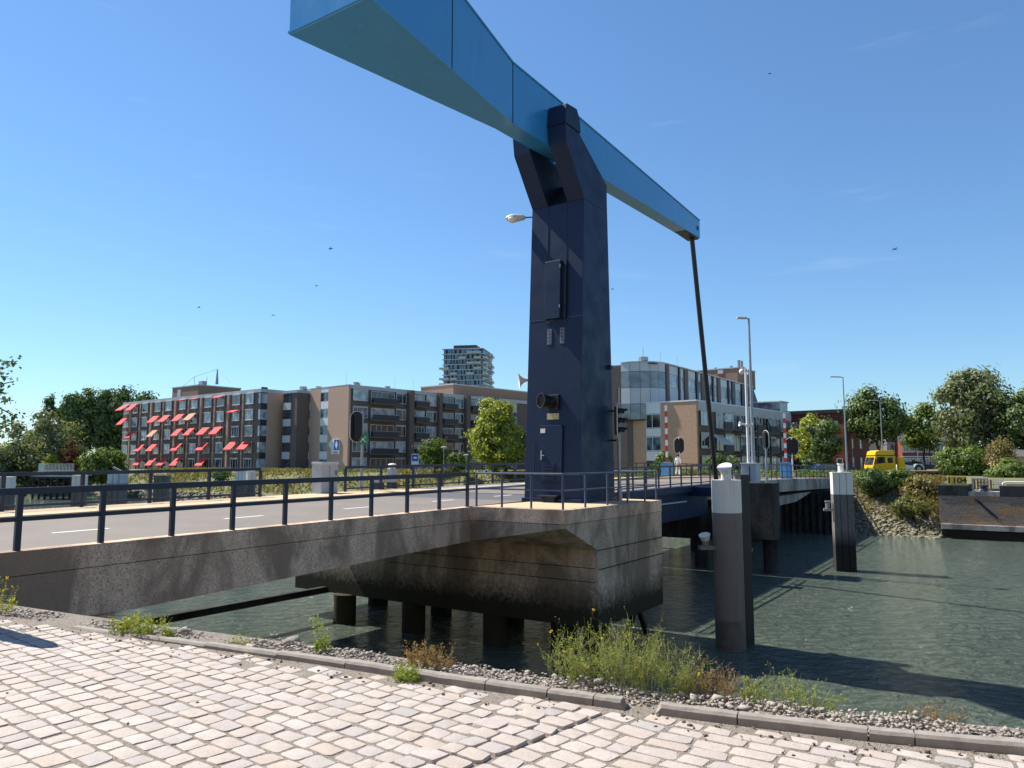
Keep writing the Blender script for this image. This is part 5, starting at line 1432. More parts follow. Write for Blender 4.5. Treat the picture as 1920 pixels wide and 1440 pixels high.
# ---- added unseen house blocks behind the viewer, bouncing warm light onto the shaded concrete
FBk = Fr(Vector((-46, -17, 0)), X, Yv)
for i, (w_, h_, m_) in enumerate(((22, 13, 'beige'), (26, 14.5, 'brickpale'), (24, 12.5, 'beige'), (26, 14, 'brickpale'))):
    a0 = (0, 22.1, 48.2, 72.3)[i]
    t = thing('bounce_house', ('beige rendered house block', 'pale brick house block')[i % 2] + ' added behind the viewer to bounce warm light', 'house', FBk.p(a0 + w_ / 2, -5, 0), 'added house blocks behind the viewer')
    FBk.part(t, 'wall', M[m_], a0, a0 + w_, 0, h_, -10, 0); FBk.part(t, 'roof', M['roof'], a0, a0 + w_, h_ + .002, h_ + .3, -10.2, .2)
    for k in range(4):
        for j in range(int(w_ // 4)):
            window(FBk, t, a0 + 1.4 + j * 4, a0 + 2.7 + j * 4, 1.0 + 3 * k, 2.6 + 3 * k, .0, (.5,), ['darkglass'], 'frame')
# ---- distant tower block
H0 = low(at_z(831, 653, 63), 0); H1 = low(at_z(905, 651, 63), 0)
dH = (H1 - H0).normalized(); nH = Vector((dH.y, -dH.x, 0)); nH = nH if nH.y < 0 else -nH
FH = Fr(H0, dH, nH); LH = (H1 - H0).length; FHs = Fr(H1, -nH, dH); LHs = 26.0
bH = thing('residential_tower', 'distant residential tower with staggered white balconies rising behind the brick flats', 'building', H0 + dH * LH / 2 - nH * 13 + Z * .1)
mb = MB(); mb.prism([FH.p(.3, -.3, 0), FH.p(LH - .3, -.3, 0), FH.p(LH - .3, -LHs, 0), FH.p(.3, -LHs, 0)], Z * 62.5); mb.build('core', M['slate'], bH)
rn = random.Random(3)
for k in range(12):
    z = 62.6 - 2.85 * (k + 1)
    mb = MB(); mb.prism([FH.p(-.5, .5, z + 2.45), FH.p(LH + .5, .5, z + 2.45), FH.p(LH + .5, -LHs - .5, z + 2.45), FH.p(-.5, -LHs - .5, z + 2.45)], Z * .4); mb.build('floor_slab', M['panelgrey'], bH)
    for F, L in ((FH, LH), (FHs, LHs)):
        mb = MB(); a = .6
        while a < L - 1:
            w = rn.choice((.9, 1.4, 2.0)); F.box(mb, a, min(a + w, L - .4), z + .1, z + 2.4, -.3, .1); a += w + rn.choice((.25, .7, 1.2))
        mb.build('glazing', M['towerglass'], bH)
    for F, L, c in ((FH, LH, rn.sample([0, .2, .42, .62, .8], 2)), (FHs, LHs, rn.sample([0, .33, .66], 2))):
        for f in c:
            F.part(bH, 'balcony', M['panelgrey'], L * f - (1.6 if f == 0 else 0), L * f + L * .17, z - .1, z + 1.0, .5, 2.2)
FH.part(bH, 'roof_plant', M['slate'], LH * .22, LH * .8, 63, 65, -16, -4)
FH.part(bH, 'podium_wall', M['panelgrey'], -8, -.1, 0, 34, -20, -4)

# ================================================================== TRUCK, CARS
def truck():
    Yt = 92; z0 = .28
    b = low(at_y(1690, 880, Yt), z0)
    t = thing('tractor_truck', 'yellow tractor truck with a high roof cab and black chassis, facing left', 'truck', b)
    F = Fr(low(at_y(1637, 880, Yt), 0), X, -Yv)
    S = Yt / FPX
    def pr(pts, n0, n1, name, m_, par=None, bev=.04):
        mb = MB(); mb.prism([F.p(a * S, n1, zz) for a, zz in pts], -F.n * (n1 - n0)); return mb.build(name, M[m_], par or t, bevel=bev)
    def zz(y): return EYE + (866 - y) * S
    cab = pr([(0, zz(881)), (1, zz(872)), (5, zz(858)), (6, zz(853)), (42, zz(853)), (43, zz(886)), (0, zz(886))], -2.4, 0, 'cab', 'yellow')
    pr([(5, zz(854)), (7, zz(847)), (14, zz(844.5)), (41, zz(844.5)), (42, zz(854))], -2.3, -.06, 'roof_fairing', 'yellow')
    pr([(5, zz(855.2)), (42.5, zz(855.2)), (42.5, zz(853.6)), (5, zz(853.6))], -2.38, .02, 'roof_joint', 'slate', bev=0)
    pr([(7.5, zz(869.5)), (9, zz(857)), (23, zz(857)), (23, zz(868))], -.1, .015, 'side_window', 'darkglass', cab, 0)
    pr([(28, zz(868)), (28, zz(858)), (38, zz(858)), (38, zz(868))], -.1, .015, 'rear_window', 'darkglass', cab, 0)
    pr([(.3, zz(871)), (4.6, zz(857.5)), (5.4, zz(857.5)), (1.2, zz(871))], -2.2, -.2, 'windscreen', 'darkglass', cab, 0)
    pr([(25, zz(882)), (25, zz(857)), (25.5, zz(857)), (25.5, zz(882))], -.1, .01, 'door_joint', 'signyellow', cab, 0)
    pr([(3, zz(870)), (3, zz(860)), (5, zz(860)), (5, zz(870))], .1, .3, 'mirror', 'black', cab, .02)
    pr([(-.5, zz(889)), (-.5, zz(882)), (10, zz(880)), (43, zz(880)), (43, zz(889))], -2.4, .02, 'bumper_and_steps', 'yellow')
    pr([(49, zz(886)), (49, zz(857)), (58, zz(857)), (62, zz(878)), (62, zz(886))], -.5, 0, 'side_cover', 'yellow')
    pr([(60, zz(884)), (61, zz(871)), (76, zz(874)), (80, zz(884))], -2.3, .0, 'white_fender', 'white')
    pr([(60, zz(880)), (60, zz(866)), (118, zz(872)), (118, zz(880))], -2.0, -.3, 'chassis', 'black')
    pr([(76, zz(866)), (78, zz(862)), (98, zz(867)), (98, zz(870))], -1.6, -.6, 'fifth_wheel', 'black')
    m = MB(); m.tube([F.p(116 * S, -.4, zz(880)), F.p(116 * S, -.4, zz(860)), F.p(112 * S, -.4, zz(860))], .05, 6); m.build('rear_bar', M['black'], t)
    for a in (12, 86):
        for n0 in (-.05, -2.0):
            m = MB(); c = F.p(a * S, n0, z0 + .5); m.cyl(c + F.n * 0, c - F.n * .32, .5, .5, 24); w = m.build('wheel', M['rubber'], t, smooth=True)
            m = MB(); m.cyl(c + F.n * .015, c - F.n * .05, .27, .24, 16); m.build('rim', M['steel'], w, smooth=True)
    m = MB()
    for i in range(9):
        a0 = math.pi * i / 8; m.obox(F.p(86 * S + .6 * math.cos(a0), -.2, z0 + .5 + .6 * math.sin(a0)), F.d * .13 * abs(math.sin(a0)) + F.d * .02, F.n * .2, Z * (.02 + .1 * abs(math.cos(a0))))
    m.build('wheel_arch', M['white'], t)
truck()
def car(px, Y, label, m_):
    b = low(at_y(px, 885, Y), .12)
    t = thing('parked_car', label, 'car', b, 'cars parked beyond the bridge')
    F = Fr(b - X * 2.1, X, -Yv)
    mb = MB(); mb.prism([F.p(a, .85, z) for a, z in [(0, .3), (0, .75), (.25, .85), (1.1, .92), (1.7, 1.42), (3.2, 1.45), (4.0, .98), (4.2, .9), (4.2, .3)]], -F.n * 1.7); bd = mb.build('body', M[m_], t, bevel=.06)
    mb = MB(); mb.prism([F.p(a, .86, z) for a, z in [(1.3, .95), (1.78, 1.36), (3.1, 1.38), (3.7, .97)]], -F.n * 1.72); mb.build('side_window', M['darkglass'], bd)
    for a in (.8, 3.4):
        for n in (.86, -.68):
            m = MB(); c = F.p(a, n, .31); m.cyl(c, c - F.n * .2, .31, .31, 18); w = m.build('wheel', M['rubber'], t, smooth=True)
            m = MB(); m.cyl(c + F.n * .01, c - F.n * .03, .19, .18, 12); m.build('rim', M['steel'], w, smooth=True)
car(1540, 84, 'dark blue parked car behind the grey railing, left of the lamp', 'carblue')
car(1568, 92, 'second dark blue parked car behind the grey railing, nearest the lamp', 'carblue')

# ================================================================== RIGHT QUAY WITH THE YELLOW NUMBER BOARD
Wq = low(at_z(1763, 1003, WATER), 0)
FQ = Fr(bank(-5, 0, 0), -V, -U)
def quay_mat():
    m, nt, p = mat('old_quay_wall'); c = coords(nt)
    big = noise(nt, c, .5, 5, .65, (1, 1, 1.6)); f = noise(nt, c, 9, 5, .75, (1, 1, 2.2)); ln = noise(nt, c, 2.2, 4, .7, (.5, .5, 4))
    a = ramp(nt, ln, [(.3, (.22, .15, .11)), (.55, (.34, .24, .185)), (.75, (.42, .31, .26))])
    a = mixc(nt, ramp(nt, big, [(.50, 0.), (.62, .85)]), a, (.50, .25, .06))
    a = mixc(nt, ramp(nt, f, [(.38, .8), (.52, 0.)]), a, (.05, .04, .035))
    nt.links.new(a, p.inputs['Base Color']); p.inputs['Roughness'].default_value = .95; bump(nt, p, f, .8, .05); return m
M['quay'] = quay_mat()
qw = thing('quay_wall', 'old stained brick and concrete quay wall with a notch, at the right bank', 'wall', FQ.p(5, -2, WATER))
zt = at_y(1785, 910, 62.0).z; zn = at_y(1835, 922, 61).z; zl = at_y(1785, 983, 62).z; zg = at_y(1785, 993, 62).z
LQ = 60
FQ.part(qw, 'brick_face', M['quay'], 0, LQ, zl, zt - .85, -6, 0)
n0, n1 = FQ.s_at(1808), FQ.s_at(1866)
FQ.part(qw, 'parapet', M['darkconc'], -.02, n0, zt - .849, zt, -6, .03, .02); FQ.part(qw, 'parapet', M['darkconc'], n1, LQ, zt - .849, zt, -3, .03, .02)
FQ.part(qw, 'notch_floor', M['lightconc'], n0, n1, zt - .849, zn, -6, .02)
FQ.part(qw, 'ledge', M['lightconc'], .1, LQ, zg, zl - .003, -3, .25, .02)
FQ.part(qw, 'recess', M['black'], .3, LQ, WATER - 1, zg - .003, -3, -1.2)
mb = MB(); c = FQ.p(3.2, .0, -1.9)
for i in range(3): mb.obox(FQ.p(3.2 + i * .14, .02, -2.0 - i * .1), (FQ.d * .8 - Z * .85) * .75, FQ.n * .04, (FQ.d * .85 + Z * .8) * .05)
mb.build('rotten_timber', M['woodwet'], qw)
s0, s1 = FQ.s_at(1770), FQ.s_at(1805); z0, z1 = zt + .03, at_y(1785, 893, 62).z
t = thing('number_board', 'weathered yellow board with the black number 1104 on the quay wall', 'sign', FQ.p((s0 + s1) / 2, -.25, zt))
FQ.part(t, 'board', M['signyellow'], s0, s1, z0, z1, -.28, -.2, .01)
for a in (s0 + .2, s1 - .3): FQ.part(t, 'support', M['chalk'], a, a + .08, zt, z1 - .1, -.36, -.281)
cu = bpy.data.curves.new('number', 'FONT'); cu.body = '1104'; cu.size = .62; cu.extrude = .006; cu.align_x = 'CENTER'; cu.align_y = 'CENTER'; cu.offset = .012
tmp = bpy.data.objects.new('number', cu); col.objects.link(tmp)
dg = bpy.context.evaluated_depsgraph_get(); me = bpy.data.meshes.new_from_object(tmp.evaluated_get(dg)); bpy.data.objects.remove(tmp)
mtx = Matrix((FQ.d, Z, FQ.n)).transposed().to_4x4(); mtx.translation = FQ.p((s0 + s1) / 2 + .02, -.185, (z0 + z1) / 2)
me.transform(Matrix.Translation(-wloc(t)) @ mtx @ Matrix.Diagonal((1.18, 1, 1, 1))); me.materials.clear()
finish(me, 'number', M['black'], t)
t = thing('mooring_bollard', 'short iron mooring bollard in the notch of the quay wall', 'bollard', FQ.p((n0 + n1) / 2, -.5, zn))
m = MB(); m.lathe(FQ.p((n0 + n1) / 2, -.5, zn), [(0, .3), (.35, .25), (.4, .36), (.52, .36), (.56, .2)], 16); m.build('post', M['slate'], t, smooth=True)
m = MB(); m.tube([FQ.p(n0 + .3, -.4, zn + .06), FQ.p(n0 + .8, -.3, zn + .12), FQ.p(n0 + 1.1, -.6, zn + .08), FQ.p(n0 + 1.5, -.4, zn + .1)], .07, 8); tag(m.build('mooring_rope', M['chalk'], smooth=True), 'pale mooring rope lying in the notch of the quay wall', 'rope')
s0, s1 = FQ.s_at(1813), FQ.s_at(1844)
t = thing('pallet_crate', 'weathered slatted crate standing behind the notch of the quay wall', 'crate', FQ.p(s0, -2.2, zn)); z1 = at_y(1830, 897, 62.5).z
mb = MB(); FQ.box(mb, s0, s1, z1 - .1, z1, -2.8, -1.9); FQ.box(mb, s0, s0 + .1, zn, z1 - .1, -2.8, -1.9); FQ.box(mb, s1 - .1, s1, zn, z1 - .1, -2.8, -1.9); mb.build('frame', M['steel'], t)
for k in range(6): FQ.part(t, 'slat', M['plank'], s0 + .14 + k * .23, s0 + .28 + k * .23, zn + .05, z1 - .1, -1.98, -1.93)
FQ.part(t, 'cross_board', M['plank'], s0 + .4, s1 - .1, z1 - .42, z1 - .3, -1.92, -1.89)
s0, s1 = FQ.s_at(1849), FQ.s_at(1868); t = thing('picket_fence', 'short pale picket fence between the crate and the quay parapet', 'fence', FQ.p(s0, -2.5, zn))
for k in range(6): FQ.part(t, 'picket', M['chalk'], s0 + k * .17, s0 + k * .17 + .06, zn, zn + 1.0 + .05 * (k % 2), -2.55, -2.5)
FQ.part(t, 'rail', M['chalk'], s0, s1, zn + .5, zn + .56, -2.6, -2.551)
s0 = FQ.s_at(1872); t = thing('pipe_rail', 'low white pipe rail on top of the quay parapet at right', 'railing', FQ.p(s0, -.4, zt))
m = MB(); m.tube([FQ.p(s0, -.3, zt), FQ.p(s0 + .02, -.3, zt + .2), FQ.p(s0 + .15, -.3, zt + .29), FQ.p(s0 + .4, -.3, zt + .32), FQ.p(LQ - 8, -.3, zt + .32)], .05, 8); m.build('pipe', M['white'], t, smooth=True)
m = MB(); FQ.box(m, s0 + .3, LQ - 8, zt, zt + .16, -.62, -.5); m.build('kerb_board', M['footway'], t)
# low shed roof behind the bank
q = low(at_y(1700, 880, 84), 0); F = Fr(q, X, -Yv)
t = thing('low_shed', 'low open shed with a brown corrugated roof edge behind the bank bushes', 'shed', F.p(4, -2, 0))
zz0 = at_y(1760, 890, 84).z
F.part(t, 'roof', M['plank'], 0, 8.2, zz0 + .25, zz0 + .42, -5, 0); F.part(t, 'back_wall', M['slate'], .2, 8, -1, zz0 + .2, -4.9, -4.7)
for k in range(12): F.part(t, 'roof_rib', M['plank'], .1 + k * .68, .36 + k * .68, zz0 + .12, zz0 + .249, -.3, .04)
for a in (.3, 2.2, 4.2, 6.2, 7.8): F.part(t, 'post', M['steel'], a, a + .12, -1, zz0 + .249, -.4, -.28)
# guard rails/timbers leaning on the right bank
for k, off in enumerate((0, .9)):
    m = MB(); a = bank(-1.2 - off, 6.5, -.2); b = bank(-3.4 - off * 1.2, .4, -4.1); m.cyl(a, b, .06, .06, 8)
    tag(m.build('bank_handrail', M['black'], smooth=True), ('black sloping pipe on the stone bank nearest the timber pile', 'black sloping pipe on the stone bank, the one farther right')[k], 'pipe')

# ================================================================== LEFT BANK JETTY, FENCE
q = low(at_y(58, 880, 128), 0); F = Fr(q, Vector((.95, -.3, 0)), Vector((-.3, -.95, 0)))
t = thing('wooden_jetty', 'dark timber jetty on posts at the left river bank', 'jetty', F.p(4, -2, -1))
zz0 = at_y(100, 893, 128).z
F.part(t, 'deck', M['woodwet'], 0, 9.5, zz0 - .35, zz0, -5, 0); F.part(t, 'edge_board', M['chalk'], 0, 9.5, zz0 + .01, zz0 + .15, -.1, .02)
for k in range(7): F.part(t, 'post', M['woodwet'], .3 + k * 1.35, .55 + k * 1.35, WATER - .5, zz0 - .351, -.4, -.15)
for k in range(9): F.part(t, 'rail_post', M['steel'], .2 + k * 1.1, .26 + k * 1.1, zz0 + .151, zz0 + .75, -.2, -.14)
F.part(t, 'rail', M['steel'], .2, 9.1, zz0 + .751, zz0 + .8, -.2, -.14)
q = low(at_y(72, 880, 138), 0); F = Fr(q, Vector((.95, -.3, 0)), Vector((-.3, -.95, 0)))
t = thing('pale_fence', 'pale slatted fence before the rust coloured shrub on the left bank', 'fence', F.p(4, 0, 0)); h0, h1 = at_y(100, 886, 138).z, at_y(100, 869, 138).z
for k in range(26):
    F.part(t, 'slat', M['chalk'], k * .33, k * .33 + (.28 if k < 4 else .10), h0 - .3, h1 + (.05 if k % 3 else 0), -.05, 0)
F.part(t, 'rail', M['chalk'], 0, 8.5, h0 + .3, h0 + .4, -.12, -.051)

# ================================================================== TREES AND PLANTS
GZ = .1
def stand(name, label, cat, px0, px1, ytop, ybot, Y, mt, size, leaves, clumps, cr=None, trunk=None, ground=GZ, kind='ell', group=None, droop=0, sd=0, hollow=.5):
    """tree or shrub filling the surveyed width and height at distance Y"""
    a, b = at_y(px0, ytop, Y), at_y(px1, ytop, Y); w = (b.x - a.x) / 2 * 1.06; cx = (a.x + b.x) / 2
    zt = a.z; zb = at_y(px0, ybot, Y).z; base = Vector((cx, Y, ground)); h = (zt - zb) / 2 * 1.06; zc_ = (zt + zb) / 2 - ground
    cr = cr or w * .3
    kw = dict(squash=.8, droop=droop, hollow=hollow)
    if kind == 'ell': parts = [((0, 0, zc_), (w * .86, w * .8, h * .88), clumps, cr, leaves, kw)]
    elif kind == 'cone': parts = [((0, 0, zc_ - h * .35), (w * .86, w * .8, h * .6), int(clumps * .6), cr, int(leaves * .6), kw), ((w * .05, 0, zc_ + h * .25), (w * .6, w * .55, h * .68), int(clumps * .4), cr * .85, int(leaves * .4), kw)]
    elif kind == 'dome': parts = [((0, 0, zc_ - h * .2), (w * .88, w * .8, h * 1.0), clumps, cr, leaves, kw), ((0, 0, zc_ - h * .55), (w * .9, w * .8, h * .45), clumps // 2, cr, leaves // 3, kw)]
    elif kind == 'multi':
        parts = []
        for (ox, oz, rw, rh, fr) in ((-.45, .1, .42, .78, .25), (.05, .25, .45, .72, .3), (.5, .0, .42, .8, .25), (0, -.45, .85, .5, .2)):
            parts.append(((ox * w, 0, zc_ + oz * h), (w * rw, w * .6, h * rh), int(clumps * fr) + 2, cr, int(leaves * fr), kw))
    elif kind == 'poplar': parts = [((0, 0, zc_), (w * .75, w * .75, h * .95), clumps, cr, leaves, dict(squash=1.3, hollow=.2))]
    tr = None
    if trunk: tr = (max(.5, zb - ground + h * .9), trunk, 7)
    return tree(name, label, cat, base, parts, M[mt], size, tr, group, sd)
G1 = 'trees on the far bank'
# right side
stand('tree', 'small round tree, bright green at its left, before the red brick building', 'tree', 1480, 1545, 776, 872, 96, 'leafyellow', .19, 4200, 46, None, .14, group=G1, sd=1)
stand('tree', 'dark round tree touching the bright one, before the red brick building', 'tree', 1508, 1582, 778, 874, 93, 'leafdark', .19, 6000, 60, None, .14, group=G1, sd=2)
stand('tree', 'tall broad dark tree with a straight trunk behind the yellow truck', 'tree', 1588, 1697, 729, 832, 124, 'leafdark', .30, 7500, 60, 1.6, .32, group=G1, sd=3)
stand('tree', 'lighter layered green tree right of the tall dark one', 'tree', 1693, 1762, 757, 850, 130, 'leaf', .28, 5200, 46, 1.3, .2, group=G1, sd=4)
stand('tree', 'tall grey green many topped tree above the bushes at right', 'tree', 1744, 1896, 684, 858, 102, 'leafgrey', .25, 17000, 150, 1.25, .3, kind='multi', droop=1.4, group=G1, sd=5)
stand('tree', 'dark green tree cut off by the right edge of the view', 'tree', 1872, 1990, 732, 872, 98, 'leafdark', .26, 8500, 80, 1.2, .22, group=G1, sd=6)
stand('tree', 'sunlit green tree top at the right edge, behind the dark one', 'tree', 1895, 1985, 724, 800, 112, 'leafyellow', .26, 3000, 30, 1.2, .2, group=G1, sd=7)
stand('bush', 'large olive green bush to the right of the truck chassis', 'bush', 1756, 1856, 834, 893, 84, 'leaf', .17, 6500, 70, .75, None, kind='dome', group='bushes on the right bank')
stand('bush', 'dry yellow branching bush before the house at the right edge', 'bush', 1846, 1898, 812, 888, 80, 'drygrass', .13, 2600, 46, .6, .06, group='bushes on the right bank', hollow=.3)
stand('bush', 'green thicket along the top of the right quay', 'bush', 1850, 1935, 862, 900, 74, 'leaf', .15, 4200, 60, .55, None, kind='dome', group='bushes on the right bank')
stand('bush', 'dark green bush covering the lower truck cab', 'bush', 1606, 1668, 876, 928, 70, 'leafdark', .13, 5200, 60, .5, None, ground=-1, group='bushes on the right bank')
stand('bush', 'grey green bush below the truck side cover', 'bush', 1655, 1712, 874, 928, 71, 'leaf', .13, 5200, 60, .5, None, ground=-1, group='bushes on the right bank')
stand('bush', 'brown and olive scrub left of the yellow number board', 'bush', 1695, 1766, 889, 938, 68, 'drygrass', .12, 4600, 60, .5, None, ground=-1.2, kind='dome', group='bushes on the right bank')
stand('bush', 'low green creeper patch on the stones below the brown scrub', 'bush', 1668, 1764, 930, 972, 66, 'greengrass', .10, 4200, 70, .4, None, ground=-2.5, group='bushes on the right bank')
stand('bush', 'thin green shrub beside the right hand barrier cabinets', 'bush', 1500, 1535, 855, 884, 86, 'leafdark', .13, 1200, 22, .4, None, group='bushes on the right bank')
# by the barriers
stand('bush', 'pale green shrub behind the left blue barrier cabinet', 'bush', 1225, 1262, 846, 890, 72, 'leaf', .12, 2200, 36, .4, None, group='shrubs behind the bridge')
stand('bush', 'dark hedge under the balconies of the low wing', 'bush', 1310, 1392, 850, 884, 84, 'leafdark', .15, 3200, 50, .5, None, kind='dome', group='shrubs behind the bridge')
# middle
stand('tree', 'large yellow green tree left of the blue tower', 'tree', 874, 987, 738, 876, 94, 'leafyellow', .20, 15000, 130, .85, .25, kind='cone', group=G1, sd=8)
stand('tree', 'dense dark lower tree in the shadow of the large yellow green one', 'tree', 905, 995, 790, 880, 97, 'leafdark', .22, 6000, 60, .9, .2, group=G1, sd=9)
stand('tree', 'small round tree behind the blue charging sign', 'tree', 783, 848, 822, 880, 104, 'leaf', .18, 4200, 48, .75, .12, group=G1, sd=10)
stand('bush', 'dark hedge between the small round tree and the large yellow green tree', 'bush', 838, 884, 850, 884, 98, 'leafdark', .16, 1800, 30, .6, None, group='shrubs behind the bridge')
# left
stand('tree', 'wide rounded willow at the left river bank', 'tree', 0, 164, 764, 905, 148, 'leafgrey', .36, 12000, 110, 2.0, .4, kind='dome', group=G1, sd=11, droop=.8)
stand('bush', 'pale bush at the left edge below the willow', 'bush', -40, 24, 838, 902, 140, 'leafgrey', .32, 2600, 36, 1.3, None, group='bushes on the left bank')
stand('tree', 'slim wind bent poplar, the left one of a pair', 'tree', 80, 110, 735, 800, 205, 'leafdark', .36, 1700, 26, .9, .25, kind='poplar', group=G1, sd=12)
stand('tree', 'slim wind bent poplar, the right one of a pair', 'tree', 107, 130, 748, 815, 205, 'leafdark', .36, 1500, 24, .9, .25, kind='poplar', group=G1, sd=13)
for a, b, y0, lab in ((122, 160, 732, 'tall dark tree directly right of the two poplars'), (146, 186, 728, 'tall dark tree with a ragged top, second right of the poplars'), (176, 222, 726, 'tall dark tree in the middle of the row behind the awning building'), (208, 258, 725, 'tall dark tree at the left corner of the awning building'), (246, 296, 727, 'tall dark tree behind the roof of the awning building')):
    stand('tree', lab, 'tree', a, b, y0, 860, 195, 'leafdark', .46, 5200, 55, 2.0, .4, group=G1, sd=a)
stand('tree', 'dark tree top showing over the penthouse of the awning building', 'tree', 362, 392, 721, 800, 215, 'leafdark', .4, 1500, 18, 1.6, .3, group=G1, sd=14)
stand('bush', 'bright green bush left of the awning building', 'bush', 154, 240, 836, 898, 132, 'leaf', .26, 6500, 70, 1.2, None, kind='dome', group='bushes on the left bank')
stand('bush', 'rust coloured shrub behind the pale fence', 'bush', 117, 152, 826, 886, 142, 'leafrust', .24, 1800, 34, .7, .08, kind='cone', group='bushes on the left bank')
stand('bush', 'small yellow green shrub behind the pale fence', 'bush', 78, 114, 853, 886, 141, 'leafyellow', .22, 1500, 26, .7, None, group='bushes on the left bank')
stand('bush', 'dark round bush on the grass below the red awnings', 'bush', 398, 430, 884, 902, 112, 'leafdark', .18, 1400, 22, .6, None, group='bushes on the left bank')
# near tree at the left whose branches reach into the view
def near_tree():
    base = Vector((-10.3, 11.6, -.03)); t = thing('tree', 'young tree at the left edge with leafy twigs reaching into the view', 'tree', base, None)
    tips = []
    for px, py in ((30, 678), (26, 715), (22, 752), (32, 783), (10, 690), (12, 800), (5, 730), (-10, 700), (-12, 770), (-30, 660), (-40, 810), (-60, 740), (-20, 640)):
        tips.append(at_y(px, py, 11.2 + rng.uniform(-.6, .6)))
    m = trunk_mb(base, base + Vector((0, 0, 3.6)), .09, tips, 3); m.build('trunk', M['bark'], t, smooth=True)
    C = []
    for tp in tips:
        s = base + Vector((0, 0, 2.4)); n = 70
        f = rng.uniform(.72, 1.02, n); d = np.array(tp - s)
        pos = np.array(s)[None] + d[None] * f[:, None] + rng.normal(0, .055, (n, 3)); pos[:, 2] += (1 - f) * np.linalg.norm(d) * .10
        C.append(pos)
    for _ in range(90):
        p = np.array(base + Vector((0, 0, 2.9))) + rng.normal(0, .55, (1, 3)) + np.array([[-.2, 0, 0]]); C.append(p + rng.normal(0, .12, (14, 3)))
    C = np.concatenate(C); quads_mesh('crown', leaf_quads(C, unit(len(C)), .036), M['leafdark'], t)
near_tree()
# grass on the left bank, and stones at its foot
def bank_cover():
    n = 26000
    s_ = rng.uniform(8, 128, n) ; q = rng.uniform(2.0, 13, n)
    z = np.interp(q, [0, 1.6, 4.2, 6.5, 8.2, 10, 14], [WATER, -3.5, -2.0, -.65, .05, .12, .12])
    C = np.stack([BW.x + V.x * s_ + U.x * q, BW.y + V.y * s_ + U.y * q, z], 1)
    keep = np.sin(s_ * .35) + np.sin(q * 1.3 + s_ * .11) + rng.normal(0, .9, n) > -.9
    C = C[keep]; k = len(C) // 2
    tag(quads_mesh('bank_grass', blades(C[:k], np.full(k, .42), np.full(k, .10), .5), M['greengrass']), 'rough green grass on the river bank behind the railings', 'grass', kind='stuff')
    C2 = C[k:]; C2 = C2[(np.sin(C2[:, 0] * .3) + rng.normal(0, .6, len(C2))) > -.1]
    tag(quads_mesh('dry_bank_grass', blades(C2, np.full(len(C2), .5), np.full(len(C2), .09), .5), M['drygrass']), 'dry yellow grass patches on the river bank behind the railings', 'grass', kind='stuff')
    n = 1500; s_ = rng.uniform(10, 130, n); q = rng.uniform(-.4, 1.9, n); z = np.interp(q, [-.5, 0, 1.9], [WATER - .1, WATER, -3.4])
    C = np.stack([BW.x + V.x * s_ + U.x * q, BW.y + V.y * s_ + U.y * q, z + .05], 1)
    tag(rocks_mesh('waterline_stones', C, rng.uniform(.16, .42, n), M['rockdark'], flat=.7), 'row of dark stones at the waterline of the left bank', 'stones', kind='stuff')
    n = 2600; s_ = rng.uniform(-5, 6, n); q = rng.uniform(-.3, 6.0, n); z = np.interp(q, [-.5, 0, 1.6, 4.2, 6.5], [WATER - .1, WATER, -3.5, -2.0, -.65])
    C = np.stack([BW.x + V.x * s_ + U.x * q, BW.y + V.y * s_ + U.y * q, z + .02], 1)
    tag(rocks_mesh('bank_stones', C, rng.uniform(.09, .24, n), M['rockpale'], flat=.6), 'pale stone pitching on the right bank below the bushes', 'stones', kind='stuff')
    n = 9000; s_ = rng.uniform(-5, 7, n); q = rng.uniform(1.6, 9, n); z = np.interp(q, [0, 1.6, 4.2, 6.5, 8.2, 10], [WATER, -3.5, -2.0, -.65, .05, .12])
    C = np.stack([BW.x + V.x * s_ + U.x * q, BW.y + V.y * s_ + U.y * q, z], 1); C = C[rng.random(n) < (q / 9)]
    tag(quads_mesh('right_bank_grass', blades(C, np.full(len(C), .36), np.full(len(C), .07), .5), M['drygrass']), 'dry yellowish growth between the stones of the right bank', 'grass', kind='stuff')
    n = 5200; s_ = rng.uniform(0, 34, n); q = rng.uniform(7, 12, n)
    C = np.stack([BW.x + V.x * s_ + U.x * q, BW.y + V.y * s_ + U.y * q, .1 + rng.uniform(0, .7, n)], 1)
    tag(quads_mesh('creeping_plants', leaf_quads(C, unit(n), .13), M['leaf']), 'leafy green creeping plants behind the far railing below the big tree', 'plants', kind='stuff')
M['rockdark'] = simple('dark_wet_rock', (.075, .07, .06), .8, 0, .4, 3, .5)
M['rockpale'] = simple('pale_rock', (.20, .18, .12), .92, 0, .35, 2, .5)
bank_cover()

